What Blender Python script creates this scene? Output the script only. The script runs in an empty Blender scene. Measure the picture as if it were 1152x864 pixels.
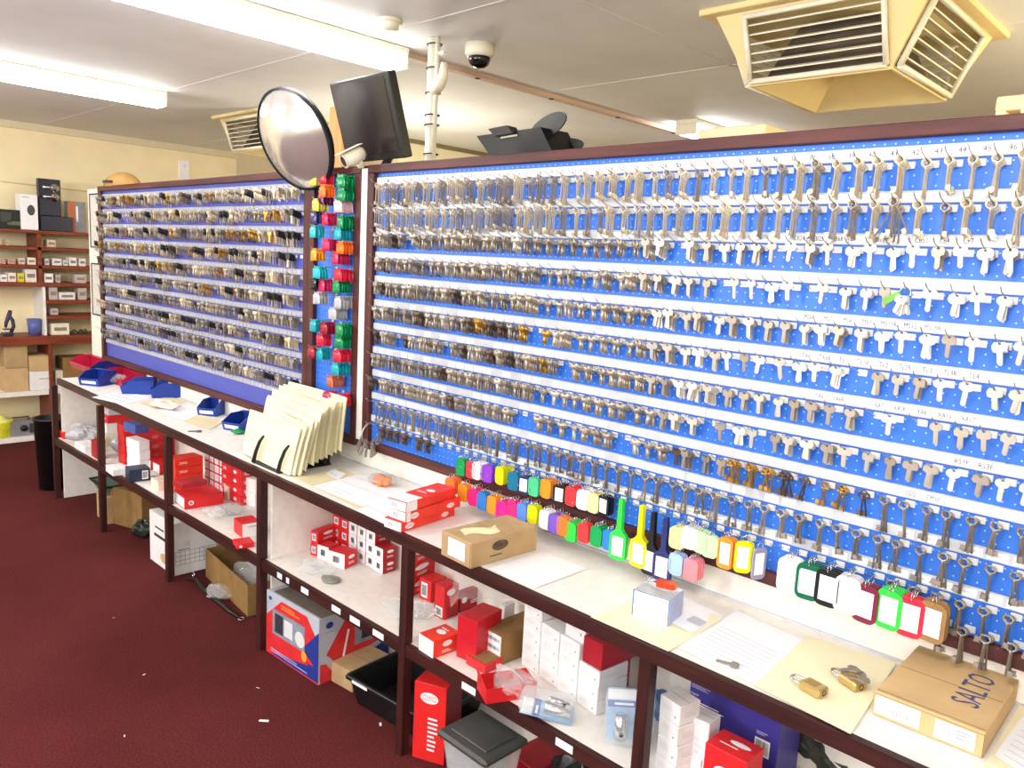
import bpy, math, random
import numpy as np
from mathutils import Vector, Matrix
random.seed(11)
PI = math.pi
C = bpy.context.scene.collection
# ------------------------------------------------------------------ camera
FPX = 886.18478
YAW, PIT, ROL = -0.7655338, -0.15309, 0.05297754
HC = 1.663
_fw = Vector((math.sin(YAW)*math.cos(PIT), math.cos(YAW)*math.cos(PIT), math.sin(PIT)))
_rt = Vector((math.cos(YAW), -math.sin(YAW), 0)); _up = _rt.cross(_fw)
RT = _rt*math.cos(ROL) + _up*math.sin(ROL)
UP = -_rt*math.sin(ROL) + _up*math.cos(ROL)
CAM = Vector((0, 0, HC))
cd = bpy.data.cameras.new('camera'); cam = bpy.data.objects.new('camera', cd); C.objects.link(cam)
cd.sensor_width = 36; cd.lens = 36*FPX/1152; cd.clip_end = 60
cam.matrix_world = Matrix.Translation(CAM) @ Matrix((RT, UP, -_fw)).transposed().to_4x4()
bpy.context.scene.camera = cam

def ray(x, y): return RT*((x-576)/FPX) - UP*((y-432)/FPX) + _fw
def pz(x, y, z): d = ray(x, y); return CAM + d*((z-HC)/d.z)
def py(x, y, Y): d = ray(x, y); return CAM + d*(Y/d.y)
def px(x, y, X): d = ray(x, y); return CAM + d*(X/d.x)
def proj(P):
    q = Vector(P)-CAM; k = q.dot(_fw)
    return (576+FPX*q.dot(RT)/k, 432-FPX*q.dot(UP)/k, k)
def height_at(P, ypx):
    lo, hi = P.z-.3, P.z+1.5
    for _ in range(40):
        m = (lo+hi)/2
        if proj((P.x, P.y, m))[1] > ypx: lo = m
        else: hi = m
    return lo - P.z

# ------------------------------------------------------------------ materials
def lin(h):
    h = h.lstrip('#'); o = []
    for i in (0, 2, 4):
        c = int(h[i:i+2], 16)/255
        o.append(c/12.92 if c <= .04045 else ((c+.055)/1.055)**2.4)
    return (*o, 1)
_M = {}
def mat(name, col, rough=.6, metal=0, noise=.12, scale=30, alpha=1, trans=0, emit=0, spec=.5, bump=0, ior=1.45):
    if name in _M: return _M[name]
    m = bpy.data.materials.new(name); m.use_nodes = True
    nt = m.node_tree; b = nt.nodes['Principled BSDF']
    c = lin(col)
    b.inputs['Roughness'].default_value = rough; b.inputs['Metallic'].default_value = metal
    b.inputs['Specular IOR Level'].default_value = spec
    b.inputs['Alpha'].default_value = alpha
    b.inputs['Transmission Weight'].default_value = trans; b.inputs['IOR'].default_value = ior
    b.inputs['Base Color'].default_value = c
    if emit:
        b.inputs['Emission Color'].default_value = c; b.inputs['Emission Strength'].default_value = emit
    if noise:
        tc = nt.nodes.new('ShaderNodeTexCoord'); n = nt.nodes.new('ShaderNodeTexNoise')
        n.inputs['Scale'].default_value = scale; n.inputs['Detail'].default_value = 4
        r = nt.nodes.new('ShaderNodeValToRGB')
        r.color_ramp.elements[0].position = .3; r.color_ramp.elements[1].position = .7
        r.color_ramp.elements[0].color = (*[v*(1-noise) for v in c[:3]], 1)
        r.color_ramp.elements[1].color = (*[min(1, v*(1+noise)) for v in c[:3]], 1)
        nt.links.new(tc.outputs['Object'], n.inputs['Vector']); nt.links.new(n.outputs['Fac'], r.inputs['Fac'])
        nt.links.new(r.outputs['Color'], b.inputs['Base Color'])
        if bump:
            bm = nt.nodes.new('ShaderNodeBump'); bm.inputs['Strength'].default_value = bump; bm.inputs['Distance'].default_value = .004
            nt.links.new(n.outputs['Fac'], bm.inputs['Height']); nt.links.new(bm.outputs['Normal'], b.inputs['Normal'])
    _M[name] = m
    return m

def wood(name, c1, c2, axis=0, rough=.45):
    if name in _M: return _M[name]
    m = bpy.data.materials.new(name); m.use_nodes = True; nt = m.node_tree; b = nt.nodes['Principled BSDF']
    tc = nt.nodes.new('ShaderNodeTexCoord'); mp = nt.nodes.new('ShaderNodeMapping'); n = nt.nodes.new('ShaderNodeTexNoise'); r = nt.nodes.new('ShaderNodeValToRGB')
    s = [40, 40, 40]; s[axis] = 3
    mp.inputs['Scale'].default_value = s; n.inputs['Scale'].default_value = 1; n.inputs['Detail'].default_value = 5
    r.color_ramp.elements[0].position = .3; r.color_ramp.elements[1].position = .7
    r.color_ramp.elements[0].color = lin(c1); r.color_ramp.elements[1].color = lin(c2)
    nt.links.new(tc.outputs['Object'], mp.inputs['Vector']); nt.links.new(mp.outputs['Vector'], n.inputs['Vector'])
    nt.links.new(n.outputs['Fac'], r.inputs['Fac']); nt.links.new(r.outputs['Color'], b.inputs['Base Color'])
    b.inputs['Roughness'].default_value = rough; b.inputs['Specular IOR Level'].default_value = .3
    _M[name] = m
    return m

def pegboard(name, col, dot):
    m = bpy.data.materials.new(name); m.use_nodes = True; nt = m.node_tree; b = nt.nodes['Principled BSDF']
    tc = nt.nodes.new('ShaderNodeTexCoord'); sx = nt.nodes.new('ShaderNodeSeparateXYZ'); nt.links.new(tc.outputs['Object'], sx.inputs[0])
    def mth(op, a, v=None, bb=None):
        n = nt.nodes.new('ShaderNodeMath'); n.operation = op
        nt.links.new(a, n.inputs[0])
        if bb is not None: nt.links.new(bb, n.inputs[1])
        elif v is not None: n.inputs[1].default_value = v
        return n.outputs[0]
    def cell(o): return mth('ABSOLUTE', mth('SUBTRACT', mth('FRACT', mth('DIVIDE', o, .0236)), .5))
    u, v = cell(sx.outputs[0]), cell(sx.outputs[2])
    d = mth('ADD', mth('MULTIPLY', u, bb=u), bb=mth('MULTIPLY', v, bb=v))
    k = mth('LESS_THAN', d, .007)
    n = nt.nodes.new('ShaderNodeTexNoise'); n.inputs['Scale'].default_value = 6; nt.links.new(tc.outputs['Object'], n.inputs['Vector'])
    r = nt.nodes.new('ShaderNodeValToRGB'); c = lin(col)
    r.color_ramp.elements[0].color = (*[x*.85 for x in c[:3]], 1); r.color_ramp.elements[1].color = (*[min(1, x*1.12) for x in c[:3]], 1)
    nt.links.new(n.outputs['Fac'], r.inputs['Fac'])
    mx = nt.nodes.new('ShaderNodeMixRGB'); mx.inputs[2].default_value = lin(dot)
    nt.links.new(k, mx.inputs[0]); nt.links.new(r.outputs['Color'], mx.inputs[1]); nt.links.new(mx.outputs[0], b.inputs['Base Color'])
    b.inputs['Roughness'].default_value = .42
    _M[name] = m
    return m

def carpet(name):
    m = bpy.data.materials.new(name); m.use_nodes = True; nt = m.node_tree; b = nt.nodes['Principled BSDF']
    tc = nt.nodes.new('ShaderNodeTexCoord')
    n = nt.nodes.new('ShaderNodeTexNoise'); n.inputs['Scale'].default_value = 170; n.inputs['Detail'].default_value = 6
    n2 = nt.nodes.new('ShaderNodeTexNoise'); n2.inputs['Scale'].default_value = 1.3; n2.inputs['Detail'].default_value = 3
    for q in (n, n2): nt.links.new(tc.outputs['Object'], q.inputs['Vector'])
    r = nt.nodes.new('ShaderNodeValToRGB'); r.color_ramp.elements[0].position = .28; r.color_ramp.elements[1].position = .75
    r.color_ramp.elements[0].color = lin('3e1a1b'); r.color_ramp.elements[1].color = lin('72302f')
    r2 = nt.nodes.new('ShaderNodeValToRGB'); r2.color_ramp.elements[0].position = .35; r2.color_ramp.elements[1].position = .7
    r2.color_ramp.elements[0].color = lin('dcd4d8'); r2.color_ramp.elements[1].color = (1, 1, 1, 1)
    nt.links.new(n.outputs['Fac'], r.inputs['Fac']); nt.links.new(n2.outputs['Fac'], r2.inputs['Fac'])
    mx = nt.nodes.new('ShaderNodeMixRGB'); mx.blend_type = 'MULTIPLY'; mx.inputs[0].default_value = 1
    nt.links.new(r.outputs['Color'], mx.inputs[1]); nt.links.new(r2.outputs['Color'], mx.inputs[2])
    nt.links.new(mx.outputs[0], b.inputs['Base Color'])
    bp = nt.nodes.new('ShaderNodeBump'); bp.inputs['Strength'].default_value = .4; bp.inputs['Distance'].default_value = .004
    nt.links.new(n.outputs['Fac'], bp.inputs['Height']); nt.links.new(bp.outputs['Normal'], b.inputs['Normal'])
    b.inputs['Roughness'].default_value = .95; b.inputs['Specular IOR Level'].default_value = .1
    _M[name] = m
    return m

def clear(name, col='eef2f4', k=.16, rough=.12):
    """thin clear plastic: transparent mixed with gloss"""
    if name in _M: return _M[name]
    m = bpy.data.materials.new(name); m.use_nodes = True; nt = m.node_tree
    nt.nodes.remove(nt.nodes['Principled BSDF'])
    out = nt.nodes['Material Output']
    t = nt.nodes.new('ShaderNodeBsdfTransparent'); t.inputs[0].default_value = lin(col)
    p = nt.nodes.new('ShaderNodeBsdfPrincipled'); p.inputs['Base Color'].default_value = lin(col); p.inputs['Roughness'].default_value = rough
    tc = nt.nodes.new('ShaderNodeTexCoord'); n = nt.nodes.new('ShaderNodeTexNoise'); n.inputs['Scale'].default_value = 45; n.inputs['Detail'].default_value = 3
    nt.links.new(tc.outputs['Object'], n.inputs['Vector'])
    bp = nt.nodes.new('ShaderNodeBump'); bp.inputs['Strength'].default_value = .6; bp.inputs['Distance'].default_value = .01
    nt.links.new(n.outputs['Fac'], bp.inputs['Height']); nt.links.new(bp.outputs['Normal'], p.inputs['Normal'])
    mx = nt.nodes.new('ShaderNodeMixShader'); mx.inputs[0].default_value = k
    nt.links.new(t.outputs[0], mx.inputs[1]); nt.links.new(p.outputs[0], mx.inputs[2]); nt.links.new(mx.outputs[0], out.inputs[0])
    _M[name] = m
    return m

# palette
WHITE = mat('white laminate', 'ece7e0', .5, noise=.05)
PAPER = mat('white paper', 'f4f4f6', .8, noise=.03)
CARD_W = mat('white carton', 'eceaea', .55, noise=.04)
RED = mat('red carton', 'd8242a', .45, noise=.08, scale=12)
DRED = mat('dark red carton', 'a81c28', .4, noise=.1, scale=12)
ORED = mat('orange red carton', 'ea3a28', .45, noise=.08, scale=12)
KRAFT = mat('brown cardboard', 'b4966c', .85, noise=.1, scale=14)
KRAFTD = mat('dark brown cardboard', '8c6a3c', .85, noise=.14, scale=14)
KRAFTL = mat('light brown cardboard', 'c9a878', .8, noise=.08, scale=14)
MANILA = mat('cream manila paper', 'efe6c2', .75, noise=.05, scale=8)
MANILAD = mat('aged manila paper', 'e0d2a8', .8, noise=.07, scale=8)
CARDG = mat('shaded label card', 'b8bac6', .6, noise=.05)  # card white darkened to grey, the far board's shade put into its colour
INK = mat('dark print', '2c2c34', .7, noise=.1)
INKL = mat('grey print', 'a4a4aa', .7, noise=.1)
INKB = mat('blue ink', '4c5480', .7, noise=.1)
DWOOD = wood('dark brown timber', '2a1413', '46211d', 0)
DWOODZ = wood('dark brown timber upright', '2a1413', '46211d', 2)
FWOOD = wood('red brown frame timber', '40201f', '62332f', 0)
FWOODZ = wood('red brown frame timber upright', '40201f', '62332f', 2)
SHWOOD = wood('red brown shelf timber', '6a2c1c', '8e4428', 1)
BLUEPEG = pegboard('bright blue pegboard', '2d70d8', 'a4c8f4')
BLUEPEGL = pegboard('deep blue pegboard', '4a56b4', '7480cc')
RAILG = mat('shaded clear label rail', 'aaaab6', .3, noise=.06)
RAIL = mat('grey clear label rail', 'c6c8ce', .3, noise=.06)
LABEL = mat('label card', 'fbfbfb', .6, noise=.02)
STEEL = mat('hook steel', 'b8b4ac', .3, 1, noise=.1)
TAGW = mat('grey white price tab', 'dcdcdc', .45, noise=.05)
CHROME = mat('chrome', 'd8d8dc', .12, 1, noise=.03)
KEYM = [mat('nickel key', 'b9ae9f', .32, .55, noise=.15), mat('bright nickel key', 'd4cdc0', .3, .45, noise=.1), mat('dull steel key', 'a49c94', .38, .6, noise=.15),
        mat('brass key', 'c49a4c', .3, .7, noise=.15), mat('dark bronze key', '6a5a50', .4, .6, noise=.2), mat('pale brass key', 'e4d6b8', .34, .35, noise=.12),
        mat('black plastic key head', '23211f', .45, 0, noise=.1)]
BLACK = mat('black plastic', '141416', .4, noise=.1)
BLACKM = mat('matt black metal', '1c2024', .5, noise=.1)
DGREY = mat('dark grey plastic', '3c3e3c', .4, noise=.1)
BINB = mat('blue plastic bin', '1c3c98', .35, noise=.08)
BINR = mat('crimson plastic bin', 'b81840', .35, noise=.08)
CREAM = mat('cream wall paint', 'f6e6bc', .8, noise=.05, scale=4)
CREAMT = mat('cream trim paint', 'dccfae', .6, noise=.04)
CEIL = mat('off white ceiling paint', 'e4e4e2', .75, noise=.04, scale=3)
OFFW = mat('off white plastic', 'e6dfca', .45, noise=.04)
VENTC = mat('warm-lit cream vent plastic', 'e4cf98', .5, noise=.06, scale=6)  # yellow cast of warm light put into the plastic's colour
VENTD = mat('dark duct interior', '5c5248', .8, noise=.3, scale=9)
CLEAR = clear('clear plastic film')
CLEARG = clear('greyish clear plastic', 'fafcfc', .24, .06)

# ------------------------------------------------------------------ mesh builder
_font = {}
def text_geo(s):
    if s not in _font:
        cu = bpy.data.curves.new('t', 'FONT'); cu.body = s; cu.size = 1; cu.resolution_u = 2
        o = bpy.data.objects.new('t', cu); C.objects.link(o)
        dg = bpy.context.evaluated_depsgraph_get(); dg.update()
        me = bpy.data.meshes.new_from_object(o.evaluated_get(dg))
        vs = [tuple(v.co) for v in me.vertices]; fs = [tuple(p.vertices) for p in me.polygons]
        bpy.data.objects.remove(o); bpy.data.curves.remove(cu); bpy.data.meshes.remove(me)
        if vs:
            x0, x1 = min(v[0] for v in vs), max(v[0] for v in vs); y0, y1 = min(v[1] for v in vs), max(v[1] for v in vs)
            vs = [((v[0]-x0)/(x1-x0+1e-9), (v[1]-y0)/(y1-y0+1e-9)) for v in vs]
        _font[s] = (vs, fs)
    return _font[s]

class MB:
    def __init__(s): s.v = []; s.f = []; s.m = []; s.s = []; s.mats = []
    def mi(s, m):
        if m not in s.mats: s.mats.append(m)
        return s.mats.index(m)
    def add(s, vs, fs, m, M=None, smooth=False):
        o = len(s.v)
        if M is not None: vs = [M @ Vector(v) for v in vs]
        s.v += [tuple(v) for v in vs]
        k = s.mi(m)
        for f in fs: s.f.append(tuple(i+o for i in f)); s.m.append(k); s.s.append(smooth)
        return s
    def box(s, x0, x1, y0, y1, z0, z1, m, M=None, ch=0):
        if ch <= 0:
            vs = [(x, y, z) for z in (z0, z1) for y in (y0, y1) for x in (x0, x1)]
            fs = [(0, 2, 3, 1), (4, 5, 7, 6), (0, 1, 5, 4), (2, 6, 7, 3), (0, 4, 6, 2), (1, 3, 7, 5)]
            return s.add(vs, fs, m, M)
        ch = min(ch, (x1-x0)*.45, (y1-y0)*.45, (z1-z0)*.45)
        vs = []; idx = {}
        for cx in (0, 1):
            for cy in (0, 1):
                for cz in (0, 1):
                    X, Y, Z = (x0, x1)[cx], (y0, y1)[cy], (z0, z1)[cz]
                    sx, sy, sz = (ch, -ch)[cx], (ch, -ch)[cy], (ch, -ch)[cz]
                    for a, p in (('x', (X, Y+sy, Z+sz)), ('y', (X+sx, Y, Z+sz)), ('z', (X+sx, Y+sy, Z))):
                        idx[cx, cy, cz, a] = len(vs); vs.append(p)
        I = lambda x, y, z, a: idx[x, y, z, a]
        fs = [[I(0, 0, 0, 'x'), I(0, 0, 1, 'x'), I(0, 1, 1, 'x'), I(0, 1, 0, 'x')], [I(1, 0, 0, 'x'), I(1, 1, 0, 'x'), I(1, 1, 1, 'x'), I(1, 0, 1, 'x')],
              [I(0, 0, 0, 'y'), I(1, 0, 0, 'y'), I(1, 0, 1, 'y'), I(0, 0, 1, 'y')], [I(0, 1, 0, 'y'), I(0, 1, 1, 'y'), I(1, 1, 1, 'y'), I(1, 1, 0, 'y')],
              [I(0, 0, 0, 'z'), I(0, 1, 0, 'z'), I(1, 1, 0, 'z'), I(1, 0, 0, 'z')], [I(0, 0, 1, 'z'), I(1, 0, 1, 'z'), I(1, 1, 1, 'z'), I(0, 1, 1, 'z')]]
        for a in (0, 1):
            for b in (0, 1):
                fs.append([I(0, a, b, 'y'), I(1, a, b, 'y'), I(1, a, b, 'z'), I(0, a, b, 'z')])
                fs.append([I(a, 0, b, 'x'), I(a, 1, b, 'x'), I(a, 1, b, 'z'), I(a, 0, b, 'z')])
                fs.append([I(a, b, 0, 'x'), I(a, b, 1, 'x'), I(a, b, 1, 'y'), I(a, b, 0, 'y')])
        for a in (0, 1):
            for b in (0, 1):
                for c in (0, 1): fs.append([I(a, b, c, 'x'), I(a, b, c, 'y'), I(a, b, c, 'z')])
        cen = Vector(((x0+x1)/2, (y0+y1)/2, (z0+z1)/2)); out = []
        for f in fs:
            p = [Vector(vs[i]) for i in f]; n = (p[1]-p[0]).cross(p[2]-p[0])
            out.append(tuple(f) if n.dot(sum(p, Vector())/len(p)-cen) > 0 else tuple(reversed(f)))
        return s.add(vs, out, m, M)
    def prism(s, pts, z0, z1, m, M=None):
        n = len(pts); a = sum(pts[i][0]*pts[(i+1) % n][1]-pts[(i+1) % n][0]*pts[i][1] for i in range(n))
        if a < 0: pts = pts[::-1]
        vs = [(p[0], p[1], z0) for p in pts]+[(p[0], p[1], z1) for p in pts]
        fs = [tuple(range(n))[::-1], tuple(range(n, 2*n))]+[(i, (i+1) % n, n+(i+1) % n, n+i) for i in range(n)]
        return s.add(vs, fs, m, M)
    def poly(s, pts, m, M=None): return s.add(pts, [tuple(range(len(pts)))], m, M)
    def tube(s, path, r, m, n=8, M=None, caps=True, smooth=True):
        P = [Vector(p) for p in path]; R = r if isinstance(r, (list, tuple)) else [r]*len(P)
        vs = []; prev = None
        for i, p in enumerate(P):
            t = (P[min(i+1, len(P)-1)]-P[max(i-1, 0)]).normalized()
            if prev is None: u = t.orthogonal().normalized()
            else:
                u = prev-t*prev.dot(t)
                u = u.normalized() if u.length > 1e-6 else t.orthogonal().normalized()
            prev = u; w = t.cross(u)
            vs += [p+(u*math.cos(2*PI*k/n)+w*math.sin(2*PI*k/n))*R[i] for k in range(n)]
        fs = [(i*n+k, i*n+(k+1) % n, (i+1)*n+(k+1) % n, (i+1)*n+k) for i in range(len(P)-1) for k in range(n)]
        s.add(vs, fs, m, M, smooth)
        if caps:
            o = len(s.v)-len(vs); k = s.mi(m)
            s.f += [tuple(o+i for i in range(n))[::-1], tuple(o+(len(P)-1)*n+i for i in range(n))]; s.m += [k, k]; s.s += [False, False]
        return s
    def lathe(s, prof, m, n=24, M=None, smooth=True):
        vs = [(r*math.cos(2*PI*k/n), r*math.sin(2*PI*k/n), z) for r, z in prof for k in range(n)]
        fs = [(i*n+k, i*n+(k+1) % n, (i+1)*n+(k+1) % n, (i+1)*n+k) for i in range(len(prof)-1) for k in range(n)]
        return s.add(vs, fs, m, M, smooth)
    def ring(s, c, R, r, m, ax='y', n=14, k=6, M=None, sq=1):
        pts = []
        for i in range(n+1):
            a = 2*PI*i/n; u, v = R*math.cos(a), R*sq*math.sin(a)
            pts.append(Vector(c)+(Vector((u, 0, v)) if ax == 'y' else Vector((u, v, 0)) if ax == 'z' else Vector((0, u, v))))
        return s.tube(pts, r, m, k, M, caps=False)
    def text(s, t, w, h, m, M):
        vs, fs = text_geo(t)
        return s.add([((v[0]-.5)*w, (v[1]-.5)*h, 0) for v in vs], fs, m, M)
    def sheet(s, nx, ny, fn, m, M=None, thick=.0006):
        vs = [Vector(fn(i/nx, j/ny)) for j in range(ny+1) for i in range(nx+1)]
        fs = [(j*(nx+1)+i, j*(nx+1)+i+1, (j+1)*(nx+1)+i+1, (j+1)*(nx+1)+i) for j in range(ny) for i in range(nx)]
        return s.add(vs, fs, m, M, True)
    def build(s, name, parent=None, loc=None, rot=None):
        me = bpy.data.meshes.new(name); me.from_pydata(s.v, [], s.f)
        for m in s.mats: me.materials.append(m)
        me.polygons.foreach_set('material_index', s.m); me.polygons.foreach_set('use_smooth', s.s); me.update()
        o = bpy.data.objects.new(name, me); C.objects.link(o)
        if parent is not None: o.parent = parent
        if loc is not None: o.location = loc
        if rot is not None: o.rotation_euler = rot
        return o

def tag(o, label, cat, group=None, kind=None):
    o['label'] = label; o['category'] = cat
    if group: o['group'] = group
    if kind: o['kind'] = kind
    return o
def empty(name, label, cat, loc=(0, 0, 0), rz=0, group=None):
    o = bpy.data.objects.new(name, None); C.objects.link(o); o.location = loc; o.rotation_euler = (0, 0, rz); o.empty_display_size = .05
    return tag(o, label, cat, group)
def struct(o): o['kind'] = 'structure'; return o
def T(x, y, z): return Matrix.Translation((x, y, z))
def RX(a): return Matrix.Rotation(a, 4, 'X')
def RY(a): return Matrix.Rotation(a, 4, 'Y')
def RZ(a): return Matrix.Rotation(a, 4, 'Z')
ORD = 'first second third fourth fifth sixth seventh eighth ninth tenth eleventh twelfth thirteenth fourteenth fifteenth sixteenth'.split()
#=====SETTING=====
CZ = 2.573
def slab(name, x0, x1, y0, y1, z0, z1, m, kind=True):
    b = MB().box(x0, x1, y0, y1, z0, z1, m); o = b.build(name)
    if kind: o['kind'] = 'structure'
    return o
slab('floor', -7.6, 3.2, -3.7, 6.6, -.08, 0, carpet('maroon carpet'))
slab('ceiling', -7.6, 3.2, -3.7, 6.6, CZ, CZ+.06, CEIL)
slab('wall_left', -7.6, -7.5, -3.7, 3.86, 0, CZ, CREAM)
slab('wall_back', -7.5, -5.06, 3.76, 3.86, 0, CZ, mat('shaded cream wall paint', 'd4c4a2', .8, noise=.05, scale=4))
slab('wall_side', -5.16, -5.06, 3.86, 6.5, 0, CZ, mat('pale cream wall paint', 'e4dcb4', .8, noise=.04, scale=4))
slab('wall_rear', -5.06, 3.1, 6.5, 6.6, 0, CZ, CREAM)
slab('wall_right', 3.1, 3.2, -3.7, 6.6, 0, CZ, CREAM)
# shop front behind the viewer: a low wall, a lintel, a big opening with mullions
b = MB(); b.box(-7.6, 3.2, -3.7, -3.6, 0, .55, CREAM).box(-7.6, 3.2, -3.7, -3.6, 2.3, CZ, CREAM)
for x in (-7.5, -5.4, -3.3, -1.2, .9, 3.0): b.box(x-.05, x+.05, -3.7, -3.6, .55, 2.3, CREAM)
struct(b.build('wall_front'))
slab('wall_partition', -5.99, .55, 1.922, 2.0, 0, 2.005, mat('white partition board', 'efe9de', .6, noise=.04))
# cornice strips and ceiling joint strips
b = MB().box(-7.5, -7.465, -3.6, 3.76, CZ-.055, CZ, CREAMT); struct(b.build('trim_1'))
b = MB().box(-5.06, -5.04, 3.86, 6.5, CZ-.03, CZ, mat('brown cornice', '7a6a4c', .7)); struct(b.build('trim_2'))
b = MB().box(-3.02, -2.98, 2.28, 5.2, CZ-.022, CZ, mat('pinkish ceiling batten', 'ceb29c', .6, noise=.05))
for y in (2.75, 3.3, 3.9, 4.5): b.box(-3.01, -2.99, y, y+.02, CZ-.026, CZ-.02, INK)
struct(b.build('trim_3'))
b = MB().box(-7.4, 3, 2.055, 2.068, CZ-.0015, CZ, CEIL).box(-7.4, 3, 3.25, 3.262, CZ-.0015, CZ, CEIL).box(-1.9, -1.888, -3, 6.4, CZ-.0015, CZ, CEIL); struct(b.build('trim_4'))
b = MB().box(-5.99, .55, 1.912, 1.922, .7805, .784, RAIL); struct(b.build('trim_5'))

# ------------------------------------------------------------------ counter with an open shelf below
CT = .78; SH = .40
def yc(x): return 1.555 + (x+5.5)*(-.05/5.2)
def ys(x): return 1.52 + (x+5.5)*(.03/5.2)
counter = empty('shop_counter', 'long white counter on dark posts with an open shelf under the key boards', 'counter', (-2.6, 1.72, 0))
def part(b, name, parent, label=None):
    o = b.build(name, parent); o.matrix_parent_inverse = Matrix.Translation(-Vector(parent.location)) if parent.type == 'EMPTY' and abs(parent.rotation_euler.z) < 1e-9 else Matrix.Identity(4)
    if label: o['label'] = label
    return o
XL, XR = -5.52, .45
part(MB().prism([(XL, yc(XL)+.02), (XR, yc(XR)+.02), (XR, 1.9215), (XL, 1.9215)], CT-.03, CT, WHITE), 'worktop', counter)
part(MB().prism([(XL, yc(XL)), (XR, yc(XR)), (XR, yc(XR)+.0195), (XL, yc(XL)+.0195)], CT-.036, CT+.001, DWOOD), 'front_edge', counter, 'dark brown front edge of the worktop')
part(MB().prism([(XL, ys(XL)+.02), (XR, ys(XR)+.02), (XR, 1.9215), (XL, 1.9215)], SH-.03, SH, WHITE), 'shelf', counter)
part(MB().prism([(XL, ys(XL)), (XR, ys(XR)), (XR, ys(XR)+.0195), (XL, ys(XL)+.0195)], SH-.04, SH+.001, DWOOD), 'shelf_edge', counter, 'dark brown front edge of the lower shelf')
for i, x in enumerate((-5.50, -4.69, -3.78, -2.868, -1.92, -.985, -.05)):
    yy = ys(x)
    part(MB().box(x-.017, x+.017, yy-.004, yy+.03, 0, CT-.037, DWOODZ, ch=.002), 'post', counter)
for x, z0 in ((-5.46, .04), (-2.835, .04)):
    b = MB()
    if z0 < .3: b.box(x-.012, x, ys(x)+.04, 1.9215, .005, SH-.031, WHITE)
    b.box(x-.012, x, ys(x)+.04, 1.9215, SH+.001, CT-.031, WHITE)
    part(b, 'divider_panel', counter, 'white upright divider panel')
# white price labels stuck on the shelf edge
for (pxx, pyy, w) in ((317, 652, .035), (326, 655, .02), (345, 669, .05), (380, 687, .055), (401, 699, .06), (427, 714, .06), (398, 697, .02), (528, 777, .06), (635, 838, .06), (1000, 1000, .06)):
    P = py(pxx, pyy, 1.545)
    part(MB().box(P.x-w/2, P.x+w/2, ys(P.x)-.0018, ys(P.x)-.0003, SH-.03, SH-.008, LABEL), 'price_label', counter)

# ------------------------------------------------------------------ key boards
ROWP = .0944
def ztop(k): return 1.9605 - ROWP*k
CODES = {(2, 44): 'CB4', (2, 45): 'CF7', (2, 43): 'CB52', (2, 41): 'CB71', (2, 39): 'CB68', (2, 37): 'CB24', (2, 38): 'CB25', (4, 42): 'M511R', (4, 43): 'M512', (4, 44): 'M519R',
         (4, 41): 'M511', (4, 39): 'M57', (4, 40): 'M5A', (4, 38): 'M56R', (5, 43): 'TL2R', (5, 44): 'TL3', (5, 45): 'TL3R', (5, 42): 'TL2', (5, 41): 'TL1R', (5, 40): 'TL1', (5, 46): 'TL4',
         (5, 38): 'STA6', (5, 39): 'STA6R', (6, 44): 'XA8', (6, 45): 'XA15', (6, 46): 'XA17', (6, 43): 'XA2R', (6, 42): 'XA7', (6, 40): 'YA6R', (6, 39): 'YA6', (7, 46): 'RS1F', (7, 47): 'RS3F', (8, 45): 'CM10', (8, 44): 'CD2'}
def colx(c): return -2.552 + .0466*(c-1)
def board(name, label, x0, x1, zb, panelmat, rows, tick):
    r = empty(name, label, 'key board', ((x0+x1)/2, 1.905, zb))
    z1 = 2.012
    b = MB().box(x0+.02, x1-.02, 1.90, 1.9215, zb+.02, z1-.02, panelmat)
    o = b.build('panel', r); o.matrix_parent_inverse = Matrix.Translation(-r.location)
    for nm, q, m in (('frame_top', (x0, x1, 1.878, 1.9215, z1-.032, z1), FWOOD), ('frame_bottom', (x0, x1, 1.878, 1.9215, zb, zb+.034), FWOOD),
                  ('frame_side', (x0, x0+.042, 1.878, 1.9215, zb+.0345, z1-.0325), FWOODZ), ('frame_side', (x1-.042, x1, 1.878, 1.9215, zb+.0345, z1-.0325), FWOODZ)):
        part(MB().box(*q, m, ch=.002), nm, r)
    return r
big = board('key_board', 'wide bright blue pegboard in red-brown frame, rows numbered along the top', -2.655, .5, .872, BLUEPEG, 11, .0466)
left = board('key_board', 'deep blue pegboard crowded with brass keys, farthest along the counter', -5.67, -3.085, .868, BLUEPEGL, 11, .04)
mid = board('key_board', 'narrow tall blue pegboard between two wide ones, hung with coloured packets', -3.085, -2.70, .868, BLUEPEG, 0, 0)
# white upright strip beside the wide board
struct(MB().box(-2.697, -2.658, 1.88, 1.9215, .90, 2.0, WHITE).build('trim_6'))

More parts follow.
